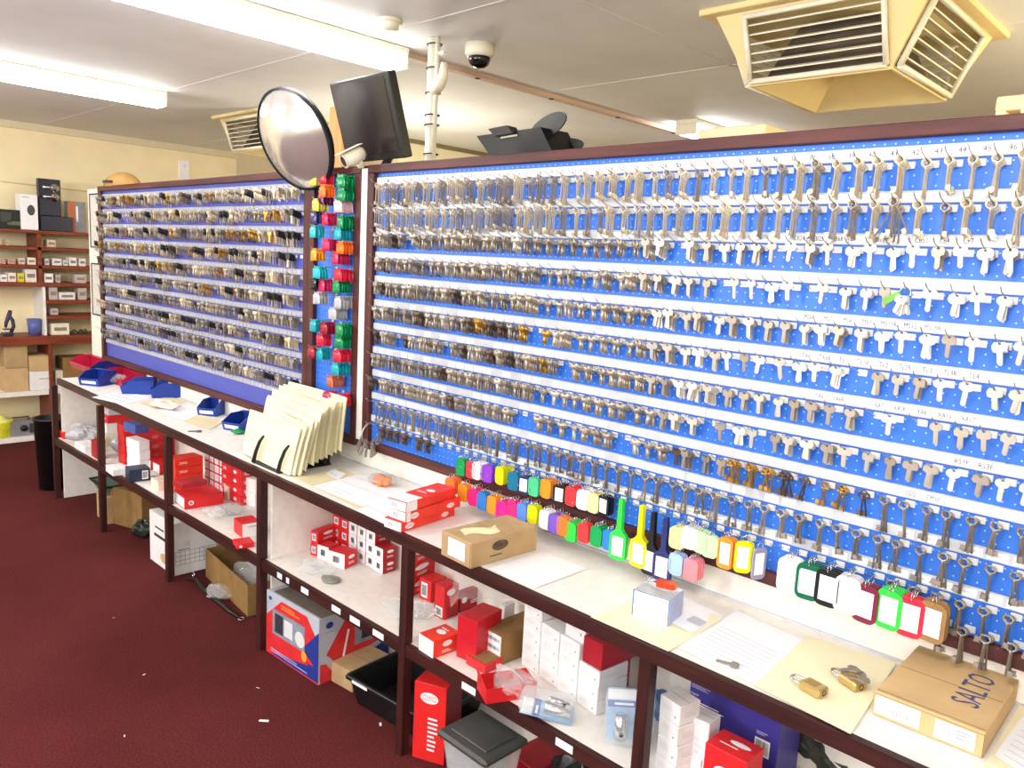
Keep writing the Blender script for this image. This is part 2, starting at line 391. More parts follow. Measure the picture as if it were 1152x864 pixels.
INKP = mat('pale card print', 'd0d0d4', .7, noise=0)
def rails(r, x0, x1, right):
    for k in range(11):
        b = MB(); zt = ztop(k); zb = zt-.027
        if k == 0 and right: zt += .003
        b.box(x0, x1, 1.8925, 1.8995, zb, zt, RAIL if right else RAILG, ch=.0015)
        if right:
            if k == 0: b.box(x0+.004, x1-.004, 1.8912, 1.8924, zb+.003, zt-.002, LABEL)
            for c in range(1, 63):
                X = colx(c)+(.016 if k == 0 else .005); 
                if X > x1-.03: break
                M = T(X, 1.8904, (zb+zt)/2) @ RX(PI/2)
                if k == 0:
                    if c <= 50: b.text(str(c), .0085 if c < 10 else .0155, .0115, INK, M)
                    continue
                if random.random() < .22 and (k, c) not in CODES: continue
                w = .036 if c % 3 else .040
                b.box(X-w/2, X+w/2, 1.8912, 1.8924, zb+.004, zt-.005, LABEL)
                if (k, c) in CODES: b.text(CODES[k, c],   .0068*len(CODES[k, c]), .0115, INK, M)
                else: b.box(X-.009, X+.007, 1.8909, 1.8912, zb+.0125, zb+.0145, INKP)
        else:
            X = x0+.02
            while X < x1-.02:
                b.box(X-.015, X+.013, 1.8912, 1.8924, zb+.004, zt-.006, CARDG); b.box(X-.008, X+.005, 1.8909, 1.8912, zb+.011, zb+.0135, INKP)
                X += .0385
        o = part(b, 'label_rail', r, 'clear rail of white cards numbered in ink' if (k == 0 and right) else None)
rails(big, -2.612, .455, True)
rails(left, -5.626, -3.13, False)

# hooks: wire out from a white tab at the base
HL = .078
def hook_mb(b, x, z, L=HL):
    b.box(x-.004, x+.018, 1.8955, 1.8995, z-.006, z+.0095, TAGW, ch=.001)
    b.tube([(x, 1.899, z), (x, 1.899-L*.85, z+.30*L*.85), (x, 1.899-L, z+.30*L+.006)], .0012, STEEL, 5)
hooks_big = []      # (row k, col, x, z)
for k in range(10):
    for c in range(1, 62): hooks_big.append((k, c, colx(c)+random.uniform(-.003, .003), ztop(k)-.041))
low = []            # two extra rows under the last rail
for c in range(1, 62):
    low.append((10, c, colx(c), ztop(10)-.041))
    if 12 <= c < 26 or c > 45: low.append((11, c, colx(c)+.012, .918))
hooks_left = [(k, c, -5.60+.0505*(c-1)+random.uniform(-.004, .004), ztop(k)-.041) for k in range(10) for c in range(1, 50)]
def put_hooks(r, hs, nm):
    near = sorted(hs, key=lambda h: (h[2]**2+1.9**2+(h[3]-HC)**2)+(0 if in_view(h[2], 1.87, h[3]) else 100))
    for h in near[:100]: part_h(r, [h], False)
    part_h(r, near[100:], True)
def part_h(r, hs, stuff):
    b = MB()
    for h in hs: hook_mb(b, h[2], h[3])
    o = part(b, 'hook', r)
    if stuff: o['kind'] = 'stuff'
def in_view(x, y, z):
    u, v, k = proj((x, y, z)); return k > 0 and -20 < u < 1180 and -20 < v < 890
put_hooks(big, hooks_big+low, 'hook')
put_hooks(left, hooks_left, 'hook')
# ------------------------------------------------------------------ keys
def outline(kind):
    if kind == 0:   # round bow
        bow = [(.0118*math.sin(a), -.0085+.0108*math.cos(a)) for a in [math.radians(t) for t in range(150, -151, -20)]]
    elif kind == 1: # clipped square bow
        bow = [(.004, -.0195), (.0112, -.0165), (.0125, -.006), (.0085, .0018), (-.0085, .0018), (-.0125, -.006), (-.0112, -.0165), (-.004, -.0195)]
    elif kind == 2: # broad shouldered bow
        bow = [(.004, -.018), (.0105, -.0175), (.014, -.012), (.0125, -.002), (.007, .003), (-.007, .003), (-.0125, -.002), (-.014, -.012), (-.0105, -.0175), (-.004, -.018)]
    else:           # hexagonal bow
        bow = [(.004, -.019), (.0118, -.0135), (.0118, -.003), (.006, .003), (-.006, .003), (-.0118, -.003), (-.0118, -.0135), (-.004, -.019)]
    L = (-.050, -.0465, -.048, -.052)[kind]
    blade = [(-.0042, -.022), (-.0042, L+.004), (-.001, L), (.002, L), (.0042, L+.003), (.0042, -.022)]
    hole = [(.0032*math.sin(a), -.0015+.0032*math.cos(a)) for a in [math.radians(t) for t in range(0, 361, 45)]]
    top = max(range(len(bow)), key=lambda i: bow[i][1])
    return bow, blade, hole
XZ = Matrix(((1, 0, 0, 0), (0, 0, -1, 0), (0, 1, 0, 0), (0, 0, 0, 1)))
def house_mb(kind, m):
    b = MB(); bow, blade, hole = outline(kind)
    # bow with a pierced hole: strip between outer outline and hole circle
    n = len(bow); t = .0011
    outer = [Vector((x, 0, z)) for x, z in bow]
    inner = []
    for x, z in bow:
        a = math.atan2(x, z+.0015); inner.append(Vector((.0030*math.sin(a), 0, -.0015+.0030*math.cos(a))))
    vs = []
    for y in (-t, t):
        vs += [(p.x, y, p.z) for p in outer]+[(p.x, y, p.z) for p in inner]
    fs = []
    for i in range(n):
        j = (i+1) % n
        fs += [(i, j, n+j, n+i), (2*n+j, 2*n+i, 3*n+i, 3*n+j), (j, i, 2*n+i, 2*n+j), (n+i, n+j, 3*n+j, 3*n+i)]
    b.add(vs, fs, m)
    b.prism(blade[:0]+[(-.0042, -.0165)]+blade[1:5]+[(.0042, -.0165)], -t*.9, t*.9, m, XZ)
    b.v = [(x*1.22, y, z*.95) for x, y, z in b.v]
    return b
def lever_mb(kind, m):
    b = MB(); L = (.078, .072, .082)[kind]
    b.ring((0, 0, -.0075), .0098, .0019, m, 'y', 12, 5, sq=.85)
    b.tube([(0, 0, -.0155), (0, 0, -.019), (0, 0, -.0205), (0, 0, -L)], [.0024, .0034, .0022, .0021], m, 6)
    s = -1 if kind != 1 else 1
    b.box(min(0, s*.011), max(0, s*.011), -.0011, .0011, -L+.004, -L+.0135, m)
    b.box(min(s*.003, s*.0125), max(s*.003, s*.0125), -.0011, .0011, -L+.0015, -L+.0045, m)
    return b
def carkey_mb(kind, m, head):
    b = MB()
    if kind == 0:
        b.prism([(-.010, .003), (.010, .003), (.0135, -.006), (.011, -.021), (.006, -.027), (-.006, -.027), (-.011, -.021), (-.0135, -.006)], -.0028, .0028, head, XZ)
    else:
        return house_mb(kind, m)
    b.prism([(-.0044, -.026), (-.0044, -.058), (0, -.062), (.0044, -.058), (.0044, -.026)], -.0011, .0011, m, XZ)
    return b
def antique_mb(kind, m):
    b = MB()
    for x, z in ((-.006, -.006), (.006, -.006), (0, .001)): b.ring((x, 0, z), .0058, .0014, m, 'y', 10, 5)
    b.tube([(0, 0, -.010), (0, 0, -.0135), (0, 0, -.015), (0, 0, -.056)], [.003, .004, .0022, .002], m, 6)
    b.box(-.010, 0, -.001, .001, -.054, -.043, m)
    return b
_kv = {}
def key_mb(fam, kind, ci):
    q = (fam, kind, ci)
    if q not in _kv:
        m = KEYM[ci]
        _kv[q] = house_mb(kind, m) if fam == 'house' else lever_mb(kind, m) if fam == 'lever' else antique_mb(kind, m) if fam == 'antique' else carkey_mb(kind, m, KEYM[6])
    return _kv[q]
COLN = ['nickel', 'bright silver', 'dull steel', 'brass', 'dark bronze', 'pale brass', 'black headed']
items = []    # family, variant, colour, matrix, label, distance
def hang(fam, k, c, x, z, n, ci, kind, lab, y0=1.886, dy=.0068, spread=.16, yaw0=None):
    if fam == 'house' and ci == 1 and random.random() < .3: ci = 0
    yw = random.uniform(-.35, .25) if yaw0 is None else yaw0
    tip = z+.0005
    for i in range(n):
        y = y0-.002-dy*i if n > 1 else y0-.03
        M = T(x+random.uniform(-.0008, .0008), y, tip+.30*(1.899-y)) @ RZ(yw+random.uniform(-.12, .12)) @ RY(random.uniform(-spread, spread)) @ RX(random.uniform(-.05, .05))
        if fam == 'lever': M = M @ T(0, 0, .0010) @ Matrix.Scale(1.0, 4)
        items.append((fam, kind, ci, M, lab, (x*x+y*y+(z-HC)**2)+(0 if in_view(x, y, z) else 100)))
random.seed(5)
def rowname(k): return ORD[k]
EMPTY_L = {(3, 38), (3, 45), (4, 5), (4, 6), (5, 12), (6, 20), (2, 48)}
for (k, c, x, z) in hooks_big:
    right = c/46
    where = 'in column %d, %s key row, wide blue board' % (c, rowname(k))
    if k in (0, 1):
        ci = random.choice([0, 5, 5, 0, 5] if k == 0 else [0, 5, 5, 1])
        n = random.choice([4, 5, 6, 7, 7]) if c < 22 else random.choice([3, 4, 5, 6])
        if k == 1 and c == 42: n = 8
        hang('lever', k, c, x, z, n, ci, random.randrange(3), '%s lever key %s' % (COLN[ci], where), spread=.06 if (k, c) != (1, 42) else .5)
    elif k == 9 or (k == 8 and c >= 43):
        ci = random.choice([2, 2, 0, 2])
        hang('lever', k, c, x, z, random.choice([3, 4, 4, 5]), ci, random.randrange(3), '%s lever key %s' % (COLN[ci], where), spread=.16)
    elif k == 8 and 35 <= c < 43:
        ci = [3, 3, 3, 4, 4, 3, 3, 4][c-35]
        hang('antique', k, c, x, z, (7, 6, 7, 6, 2, 2, 4, 2)[c-35], ci, 0, '%s ornate antique key %s' % (COLN[ci], where), spread=.3)
    else:
        if random.random() < .04 or (k == 3 and c == 43): continue
        if k == 8 and c > 8 and c < 30 and random.random() < .12: continue
        dark = (k in (5, 6) and 12 <= c <= 22) or (k == 8 and 26 <= c < 35)
        ci = random.choice([4, 2, 3, 4]) if dark and random.random() < .6 else random.choice([0, 0, 1, 0, 2, 0])
        if c > 30 and not dark: ci = random.choice([0, 1, 1, 0])
        if c < 12 and random.random() < .3: ci = random.choice([4, 2])
        n = random.choice([5, 6, 7, 8]) if c < 20 else random.choice([2, 3, 4, 5, 6]) if c < 34 else random.choice([1, 1, 2, 3, 4])
        hang('house', k, c, x, z, n, ci, random.randrange(4), '%s key blank %s' % (COLN[ci], where))
for (k, c, x, z) in low:
    where = 'in column %d, %s key row, wide blue board' % (c, rowname(k))
    if c >= 44:
        ci = 2
        hang('lever', k, c, x, z, 5, ci, c % 3, '%s lever key %s' % (COLN[ci], where), spread=.06)
    elif k == 10 and c in (2, 3, 4, 5, 7, 8):
        hang('house', k, c, x, z, 4, 4, c % 4, 'dark bronze flat key blank %s' % where)
n_items_big = len(items)
random.seed(8)
for (k, c, x, z) in hooks_left:
    if random.random() < .06: continue
    cc = len([1 for h in hooks_left if h[0] == k and h[1] >= c])
    top = k < 6
    r = random.random()
    if r < .16: ci, kind = 6, 0
    else:
        kind = random.randrange(1, 4)
        ci = random.choice([3, 5, 0, 2, 5, 4, 0]) if top else random.choice([0, 2, 2, 4, 5, 0, 2])
    lab = '%s key, %s key row, far blue board, hook %d from near end' % (COLN[ci], rowname(k), cc)
    hang('carkey', k, c, x, z, random.choice([4, 5, 6, 7, 8]), 0 if kind == 0 else ci, kind, lab, dy=.0075)

NAMES = {'house': ('house_key', 'flat key blanks on the wide blue board'), 'lever': ('lever_key', 'long-shanked lever keys on the wide blue board'),
         'antique': ('antique_key', 'ornate old-fashioned keys on the wide blue board'), 'carkey': ('brass_key', 'keys on the far blue board')}
STUFFL = {'house': ('house_keys', 'dense rows of small flat key blanks on the farther part of the wide blue board', 'keys'),
          'lever': ('lever_keys', 'dense rows of small long-shanked lever keys on the farther part of the wide blue board', 'keys'),
          'carkey': ('brass_keys', 'dense rows of small brass and dark keys on the farther part of the far blue board', 'keys')}
kmesh = {}
def key_mesh(fam, kind, ci):
    q = (fam, kind, ci)
    if q not in kmesh:
        b = key_mb(*q); me = bpy.data.meshes.new(NAMES[fam][0]); me.from_pydata(b.v, [], b.f)
        for m in b.mats: me.materials.append(m)
        me.polygons.foreach_set('material_index', b.m); me.polygons.foreach_set('use_smooth', b.s); me.update(); kmesh[q] = me
    return kmesh[q]
def merge_items(its, name):
    V = []; LI = []; LT = []; MI = []; off = 0; mats = []
    for fam, kind, ci, M, lab, d in its:
        b = key_mb(fam, kind, ci)
        a = np.array(b.v); Mn = np.array(M); V.append(a @ Mn[:3, :3].T + Mn[:3, 3])
        LI += [i+off for f in b.f for i in f]; LT += [len(f) for f in b.f]
        for mm in b.mats:
            if mm not in mats: mats.append(mm)
        MI += [mats.index(b.mats[i]) for i in b.m]; off += len(a)
    V = np.concatenate(V); me = bpy.data.meshes.new(name)
    me.vertices.add(len(V)); me.vertices.foreach_set('co', V.astype(np.float32).ravel())
    me.loops.add(len(LI)); me.loops.foreach_set('vertex_index', LI)
    me.polygons.add(len(LT)); me.polygons.foreach_set('loop_start', np.concatenate([[0], np.cumsum(LT)[:-1]]).astype(np.int32))
    for m in mats: me.materials.append(m)
    me.update(calc_edges=True); me.polygons.foreach_set('material_index', MI); me.validate(); me.update()
    o = bpy.data.objects.new(name, me); C.objects.link(o); return o
for fam in ('house', 'lever', 'antique', 'carkey'):
    its = sorted([i for i in items if i[0] == fam], key=lambda i: i[5])
    for fam_, kind, ci, M, lab, d in its[:300]:
        o = bpy.data.objects.new(NAMES[fam][0], key_mesh(fam, kind, ci)); C.objects.link(o); o.matrix_world = M
        tag(o, lab, 'key', NAMES[fam][1])
    if its[300:]:
        nm, lb, ct = STUFFL[fam]
        o = merge_items(its[300:], nm); tag(o, lb, ct, None, 'stuff')
# big steel ring full of picks at the lower left corner of the wide board
rg = empty('key_ring', 'big steel ring of thin keys hanging at lower left of the wide blue board', 'key ring', (-2.548, 1.85, 1.0))
b = MB(); b.ring((0, 0, -.045), .045, .0016, STEEL, 'x', 20, 6).ring((.012, -.004, -.05), .05, .0014, STEEL, 'x', 20, 6); b.build('ring', rg)
for i in range(14):
    a = -1.2+i*.185; b = MB(); b.box(-.001, .001, -.005, .005, -.055, 0, KEYM[2]).ring((0, 0, .004), .006, .0015, KEYM[2], 'x', 8, 5)
    b.build('pick', rg, (random.uniform(-.012, .012), .045*math.sin(a), -.045-.045*math.cos(a)), (a*.5, 0, random.uniform(-.4, .4)))

# bunch of small keys with a green tag on an otherwise bare hook
gx, gz = colx(43), ztop(3)-.041
o = empty('key_bunch', 'small bunch of silver keys with a green tag hanging among key blanks', 'key bunch', (gx, 1.845, gz+.016))
MB().ring((0, 0, -.010), .012, .0012, CHROME, 'y', 14, 5).build('split_ring', o)
for i in range(6):
    q = key_mb('house', i % 4, 1 if i % 2 else 2).build('key', o, (0, -.002-.003*i, -.019), (0, -.35+.14*i, 0)); q.scale = (.8, 1, .85)
b = MB(); b.prism([(-.006, 0), (.006, 0), (.008, -.04), (-.008, -.04)], -.001, .001, mat('leaf green tag', '6aa83c', .4), XZ); b.build('tag', o, (-.008, -.006, -.012), (0, 1.0, 0))
# ------------------------------------------------------------------ coloured key tags
def pl(name, col): return mat(name, col, .32, noise=.04)
TC = {k: pl(k+' tag plastic', v) for k, v in dict(green='0a9a50', red='d83c48', white='f2f2f2', purple='8a3cc8', yellow='d8d810', teal='0c7296', navy='28306a', mint='48c48c', orange='f2922a', black='1c1c20',
      scarlet='ee3a40', cream='f0e4a0', coral='f47a30', lime='a8d030', magenta='e8287c', blue='2a7ac8', pink='f01e8c', sky='5a8cf0', violet='7858c0', grass='34d248', maroon='7a2440', forest='0c6448',
      brown='9a7448', mintpale='bcecb0', lemon='f0ee9a', rose='f48a94', paleblue='a8c4f4', grey='9a96b4', clear='d6d8dc', crimson='d42c44').items()}
_tagm = {}
def tag_objs(kind, col):
    """mesh set of one tag: (body, label card, split ring), hanging from the ring top at the origin, facing -Y"""
    q = (kind, col)
    if q in _tagm: return _tagm[q]
    m = TC[col]; w, h, t = dict(fob=(.044, .060, .0035), big=(.058, .088, .0045), loop=(.056, .082, .004), slim=(.042, .082, .003))[kind]
    body = MB(); y = -t
    top = -.014 if kind != 'loop' else -.095
    r = w*.28
    out = []
    for cx, cz, a0 in ((w/2-r, top-r*.9, 0), (-w/2+r, top-r*.9, 90), (-w/2+r, top-h+r, 180), (w/2-r, top-h+r, 270)):
        for a in range(a0, a0+91, 30): out.append((cx+r*math.cos(math.radians(a)), cz+r*math.sin(math.radians(a))))
    if kind == 'big': out = [(x*(1 if z > top-h*.3 else 1.0), z) for x, z in out]
    body.prism(out, -t/2, t/2, m, XZ)
    # raised rim
    n = len(out); cx0, cz0 = 0, top-h/2
    inn = [((x-cx0)*.76+cx0, (z-cz0)*.84+cz0) for x, z in out]
    vs = [(x, -t/2-.0012, z) for x, z in out]+[(x, -t/2-.0012, z) for x, z in inn]+[(x, -t/2, z) for x, z in out]
    body.add(vs, [(i, (i+1) % n, n+(i+1) % n, n+i) for i in range(n)]+[(i, 2*n+i, 2*n+(i+1) % n, (i+1) % n) for i in range(n)], m)
    if kind == 'loop':
        body.prism([(-.0085, top+.004), (.0085, top+.004), (.0065, .006), (-.0065, .006)], -.0015, .0015, m, XZ)
        body.prism([(-w/2+.006, top-.006), (w/2-.006, top-.006), (.008, top+.012), (-.008, top+.012)], -t/2, t/2, m, XZ)
    card = MB(); ww, hh = w*.66, h*.70
    card.prism([(-ww/2, cz0-hh/2), (ww/2, cz0-hh/2), (ww/2, cz0+hh/2), (-ww/2, cz0+hh/2)], -.0004, .0004, LABEL, T(0, -t/2-.0008, 0) @ XZ)
    ring = MB(); ring.ring((0, 0, -.0075), .0085 if kind != 'big' else .011, .0011, CHROME, 'y' if kind == 'slim' else 'x', 14, 5)
    mk = lambda b, nm: (b, nm)
    res = []
    for b, nm in ((body, 'tag_body'), (card, 'label_card'), (ring, 'split_ring')):
        me = bpy.data.meshes.new(nm); me.from_pydata(b.v, [], b.f)
        for mm in b.mats: me.materials.append(mm)
        me.polygons.foreach_set('material_index', b.m); me.polygons.foreach_set('use_smooth', b.s); me.update(); res.append((nm, me))
    if kind in ('fob', 'slim') or kind == 'loop' : pass
    if kind == 'loop': res = res[:2]
    _tagm[q] = res
    return res
def hang_tags(pxx, pyy, col, kind, n, desc, dy=.011, y0=1.825, yaw=0, group='coloured key tags along the foot of the wide blue board', card=True):
    P = py(pxx, pyy, y0)
    for i in range(n):
        e = empty('key_tag', desc, 'key tag', (P.x+random.uniform(-.001, .001), y0+dy*i, P.z), yaw+random.uniform(-.15, .15), group)
        for nm, me in tag_objs(kind, col):
            if nm == 'label_card' and not card: continue
            if nm == 'split_ring' and i > 3: continue
            o = bpy.data.objects.new(nm, me); C.objects.link(o); o.parent = e
            if nm == 'label_card': o['label'] = 'white paper label card'
            if nm == 'split_ring': o['label'] = 'chrome split ring'
random.seed(3)
rowA = [(519, 512, 'green', 3), (531, 515, 'red', 1), (537, 516, 'white', 4), (549, 519, 'purple', 2), (563, 521, 'yellow', 5), (578, 527, 'teal', 2), (590, 531, 'navy', 3), (601, 533, 'mint', 2), (615, 535, 'orange', 4),
        (630, 541, 'black', 4), (643, 543, 'scarlet', 4), (657, 547, 'white', 5), (668, 550, 'cream', 4), (680, 553, 'black', 3)]
for x, y, c, n in rowA: hang_tags(x, y, c, 'fob', n, '%s key tag on the %s hook from the left, upper tag row' % (TC[c].name.split()[0], ORD[[r[0] for r in rowA].index(x)]), card=(c in ('navy', 'black')), y0=1.835)
rowB = [(507, 534, 'coral', 4), (521, 541, 'orange', 3), (533, 546, 'magenta', 4), (543, 550, 'blue', 3), (554, 554, 'orange', 4), (565, 560, 'pink', 5), (577, 559, 'magenta', 3), (588, 562, 'sky', 4), (600, 564, 'yellow', 3), (614, 570, 'white', 4), (624, 574, 'violet', 4),
        (634, 577, 'coral', 3), (643, 583, 'grass', 5), (657, 584, 'scarlet', 3), (672, 588, 'green', 4), (686, 592, 'blue', 3)]
for x, y, c, n in rowB: hang_tags(x, y, c, 'fob', n, '%s key tag on the %s hook from the left, lower tag row' % ({'coral': 'coral orange', 'sky': 'sky blue', 'grass': 'bright green'}.get(c, c), ORD[[r[0] for r in rowB].index(x)]), card=False, y0=1.822)
for x, y, c, n, d in ((699, 562, 'grass', 2, 'bright green loop-strap key tag with a white label'), (722, 569, 'yellow', 2, 'yellow loop-strap key tag with a white label'), (735, 577, 'black', 2, 'black loop-strap key tag with a white label'), (749, 583, 'navy', 2, 'navy blue loop-strap key tag with a white label')):
    hang_tags(x, y+2, c, 'loop', n, d+', hanging left of the pale tags', y0=1.82)
for x, y, c, n, d in ((763, 588, 'lemon', 4, 'pale yellow'), (777, 588, 'clear', 4, 'clear'), (789, 592, 'mintpale', 3, 'pale mint'), (800, 597, 'mintpale', 2, 'pale mint')):
    hang_tags(x, y, c, 'fob', n, d+' translucent key tag in the upper pale cluster beside the loop-strap tags', y0=1.82, card=False)
for x, y, c, n, d in ((762, 618, 'paleblue', 3, 'pale blue'), (779, 624, 'rose', 4, 'rose pink')):
    hang_tags(x, y, c, 'fob', n, d+' translucent key tag hanging below the pale cluster, above the open carton', y0=1.82, card=False)
hang_tags(818, 600, 'orange', 'slim', 3, 'orange rounded key tag beside the yellow tag, right of the pale cluster', y0=1.82)
hang_tags(838, 604, 'yellow', 'slim', 2, 'yellow rounded key tag between the orange and grey tags', y0=1.82, yaw=.5)
hang_tags(856, 611, 'grey', 'slim', 1, 'single thin grey key tag seen edge-on right of the yellow tag', y0=1.83, yaw=1.1)
for x, y, c, n, d in ((890, 622, 'white', 3, 'white'), (912, 628, 'forest', 3, 'dark green'), (934, 635, 'black', 3, 'black'), (956, 642, 'clear', 3, 'clear'), (977, 652, 'maroon', 3, 'maroon'), (1003, 658, 'grass', 4, 'bright green'), (1027, 666, 'crimson', 3, 'red'), (1052, 671, 'brown', 3, 'brown')):
    hang_tags(x, y+1, c, 'big', n, 'large %s key tag with white label in the row above the counter' % d, y0=1.82, dy=.013, group='large key tags in a row above the counter')

# ------------------------------------------------------------------ packets on the narrow board
random.seed(21)
PK = {k: mat(k+' packet plastic', v, .25, noise=.08) for k, v in dict(green='0c8a52', red='d82a44', orange='ee7024', yellow='d8cc50', teal='1aa0b0', plum='6a2060', pink='eac4cc', navy='34306a', magenta='c42a5c', black='1c1a24', chrome='b4b4b8', copper='c06a58', darkred='9a2038', aqua='28b4c4', amber='f09a2a').items()}
rows_m = [(0, 'yellow', 357, 203), (1, 'red', 367, 201), (2, 'green', 388, 205), (0, 'orange', 368, 216), (2, 'green', 389, 220), (0, 'yellow', 360, 232), (1, 'plum', 366, 225), (2, 'pink', 385, 233), (0, 'navy', 358, 246), (1, 'magenta', 370, 248), (2, 'green', 388, 251),
          (0, 'aqua', 357, 262), (2, 'teal', 385, 264), (1, 'magenta', 371, 277), (2, 'orange', 388, 280), (0, 'amber', 358, 288), (2, 'magenta', 382, 292), (0, 'aqua', 361, 308), (2, 'red', 385, 311), (0, 'black', 357, 321), (1, 'magenta', 367, 323), (2, 'green', 383, 324),
          (0, 'chrome', 361, 337), (2, 'chrome', 385, 342), (2, 'chrome', 379, 354), (0, 'teal', 357, 368), (1, 'darkred', 369, 371), (2, 'green', 387, 373), (1, 'red', 365, 384), (2, 'green', 386, 387), (0, 'darkred', 355, 398), (1, 'teal', 364, 400), (2, 'red', 384, 402), (2, 'teal', 382, 417), (2, 'copper', 376, 431), (2, 'red', 387, 452), (1, 'magenta', 372, 449)]
seen = {}
for (cl, colr, pxx, pyy) in rows_m:
    Yf = 1.80 if cl == 0 else 1.815 if cl == 1 else 1.83
    P = py(pxx-5, pyy-6, Yf)
    key = (colr, cl); seen[key] = seen.get(key, 0)+1
    lab = '%s packet in the %s column, narrow blue board, %s of that colour from the top' % (colr, ['left', 'middle', 'right'][cl], ORD[seen[key]-1])
    nn = 5 if cl == 2 else 4
    part(MB().box(P.x-.006, P.x+.010, 1.8955, 1.8995, P.z-.004, P.z+.010, TAGW, ch=.001).tube([(P.x, 1.899, P.z+.006), (P.x, Yf-.006, P.z+.0065), (P.x, Yf-.014, P.z+.014)], .0012, STEEL, 5), 'hook', mid)
    for i in range(nn):
        b = MB(); w, h = .054, .041
        def f(u, v, w=w, h=h): return ((u-.5)*w, -.0045*min(1, 3*math.sin(PI*u))*min(1, 3*math.sin(PI*v)), -v*h)
        def g(u, v, w=w, h=h): return ((u-.5)*w, .0045*min(1, 3*math.sin(PI*u))*min(1, 3*math.sin(PI*v)), -v*h)
        b.sheet(6, 5, f, PK[colr]).sheet(6, 5, g, PK[colr]); b.box(-.018, .018, -.0006, .0006, 0, .010, PK[colr])
        o = b.build('plastic_packet', None, (P.x, Yf+i*.0135, P.z), (random.uniform(-.08, .08), random.uniform(-.06, .06), random.uniform(-.1, .1)))
        tag(o, lab, 'packet', 'coloured packets on the narrow blue board')
# ------------------------------------------------------------------ cartons
def face_M(face, w, d, h):
    e = .0007
    if face == 'front': return T(0, -d/2-e, 0) @ RX(PI/2), w
    if face == 'right': return T(w/2+e, 0, 0) @ RZ(PI/2) @ RX(PI/2), d
    if face == 'left': return T(-w/2-e, 0, 0) @ RZ(-PI/2) @ RX(PI/2), d
    if face == 'top': return T(0, 0, h+e), w
def deco(b, dl, w, d, h):
    """decorations: (face, kind, u, v, du, dv, material[, text[, angle]]) with u in -.5..+.5 of the face width, v in 0..1 of its height"""
    for q in dl:
        face, kind, u, v, du, dv, m = q[:7]
        M, W = face_M(face, w, d, h); Hh = h if face != 'top' else d
        U, V = u*W, (v*Hh if face != 'top' else (v-.5)*Hh)
        M = M @ T(U, V, q[9] if len(q) > 9 else 0)
        if len(q) > 8: M = M @ RZ(math.radians(q[8]))
        dw, dh = du*W, dv*Hh
        if kind == 'rect': b.poly([(-dw/2, -dh/2, 0), (dw/2, -dh/2, 0), (dw/2, dh/2, 0), (-dw/2, dh/2, 0)], m, M)
        elif kind == 'oval': b.poly([(dw/2*math.cos(a), dh/2*math.sin(a), 0) for a in [2*PI*i/20 for i in range(20)]], m, M)
        elif kind == 'text': b.text(q[7], dw, dh, m, M @ T(0, 0, .0003))
        elif kind == 'lines':
            n = q[7] if len(q) > 7 else 4; rs = random.Random(n*7+int(u*100))
            for i in range(n):
                yy = dh/2-dh*(i+.5)/n; l = dw*rs.uniform(.6, 1)
                b.poly([(-dw/2, yy-dh/n*.22, .0003), (-dw/2+l, yy-dh/n*.22, .0003), (-dw/2+l, yy+dh/n*.22, .0003), (-dw/2, yy+dh/n*.22, .0003)], m, M)
        elif kind == 'bars':
            x = -dw/2; rs = random.Random(5)
            while x < dw/2:
                bw = dw*rs.choice([.02, .03, .05]); b.poly([(x, -dh/2, .0003), (x+bw, -dh/2, .0003), (x+bw, dh/2, .0003), (x, dh/2, .0003)], m, M); x += bw+dw*rs.choice([.025, .04])
        elif kind == 'poly': b.poly([(p[0]*dw, p[1]*dh, 0) for p in q[7]], m, M)
def carton(name, label, cat, P, rz, w, d, h, m, dl=(), group=None, ch=.0015, stickers=(), flap=True, endm=None):
    b = MB(); b.box(-w/2, w/2, -d/2, d/2, 0, h, m, ch=ch)
    if flap and d > .05: b.box(-w/2+.003, w/2-.003, -.0009, .0009, h-.0005, h+.0004, INKL if m in (CARD_W,) else DRED if m in (RED, ORED, DRED) else KRAFTD)
    if endm: deco(b, [('front', 'rect', 0, .5, .97, .95, endm)], w, d, h)
    deco(b, dl, w, d, h)
    o = b.build(name, None, P, (0, 0, rz)); tag(o, label, cat, group)
    for nm, lb, q in stickers:
        s = MB(); deco(s, q, w, d, h); c = s.build(nm, o, (0, 0, 0)); c['label'] = lb
        M, W = face_M(q[0][0], w, d, h); n = (M.to_3x3() @ Vector((0, 0, 1))); c.location = n*.0004
    return o
def fit3(z, Cc, L, R, topC=None, zt=None, Lw=None, Rw=None):
    """base centre, rotation, width, depth, height of a box from its near corner C, the far end L of its left face, the far end R of its right face"""
    zz = z if zt is None else zt
    c, l, r = pz(*Cc, zz), pz(*L, zz), pz(*R, zz)
    u = (c-l); u.z = 0; w = u.length; u.normalize(); v = Vector((-u.y, u.x, 0)); d = max(.02, (r-c).dot(v))
    if Lw: w = Lw
    if Rw: d = Rw
    h = height_at(Vector((c.x, c.y, z)), topC[1]) if topC else (zt-z)
    P = c-u*w/2+v*d/2; P.z = z
    return P, math.atan2(u.y, u.x), w, d, h
OV = lambda face, u, v, du, dv, m=PAPER, t=True, tm=RED: [(face, 'oval', u, v, du, dv, m)]+([(face, 'text', u, v, du*.78, dv*.55, tm, 'LOCKWOOD')] if t else [])
LOGO_R = OV('right', .0, .62, .34, .3)+[('right', 'lines', .02, .28, .3, .16, PAPER, 2)]
ENDW = [('front', 'rect', 0, .5, .9, .86, PAPER), ('front', 'bars', -.1, .42, .3, .4, INK)]

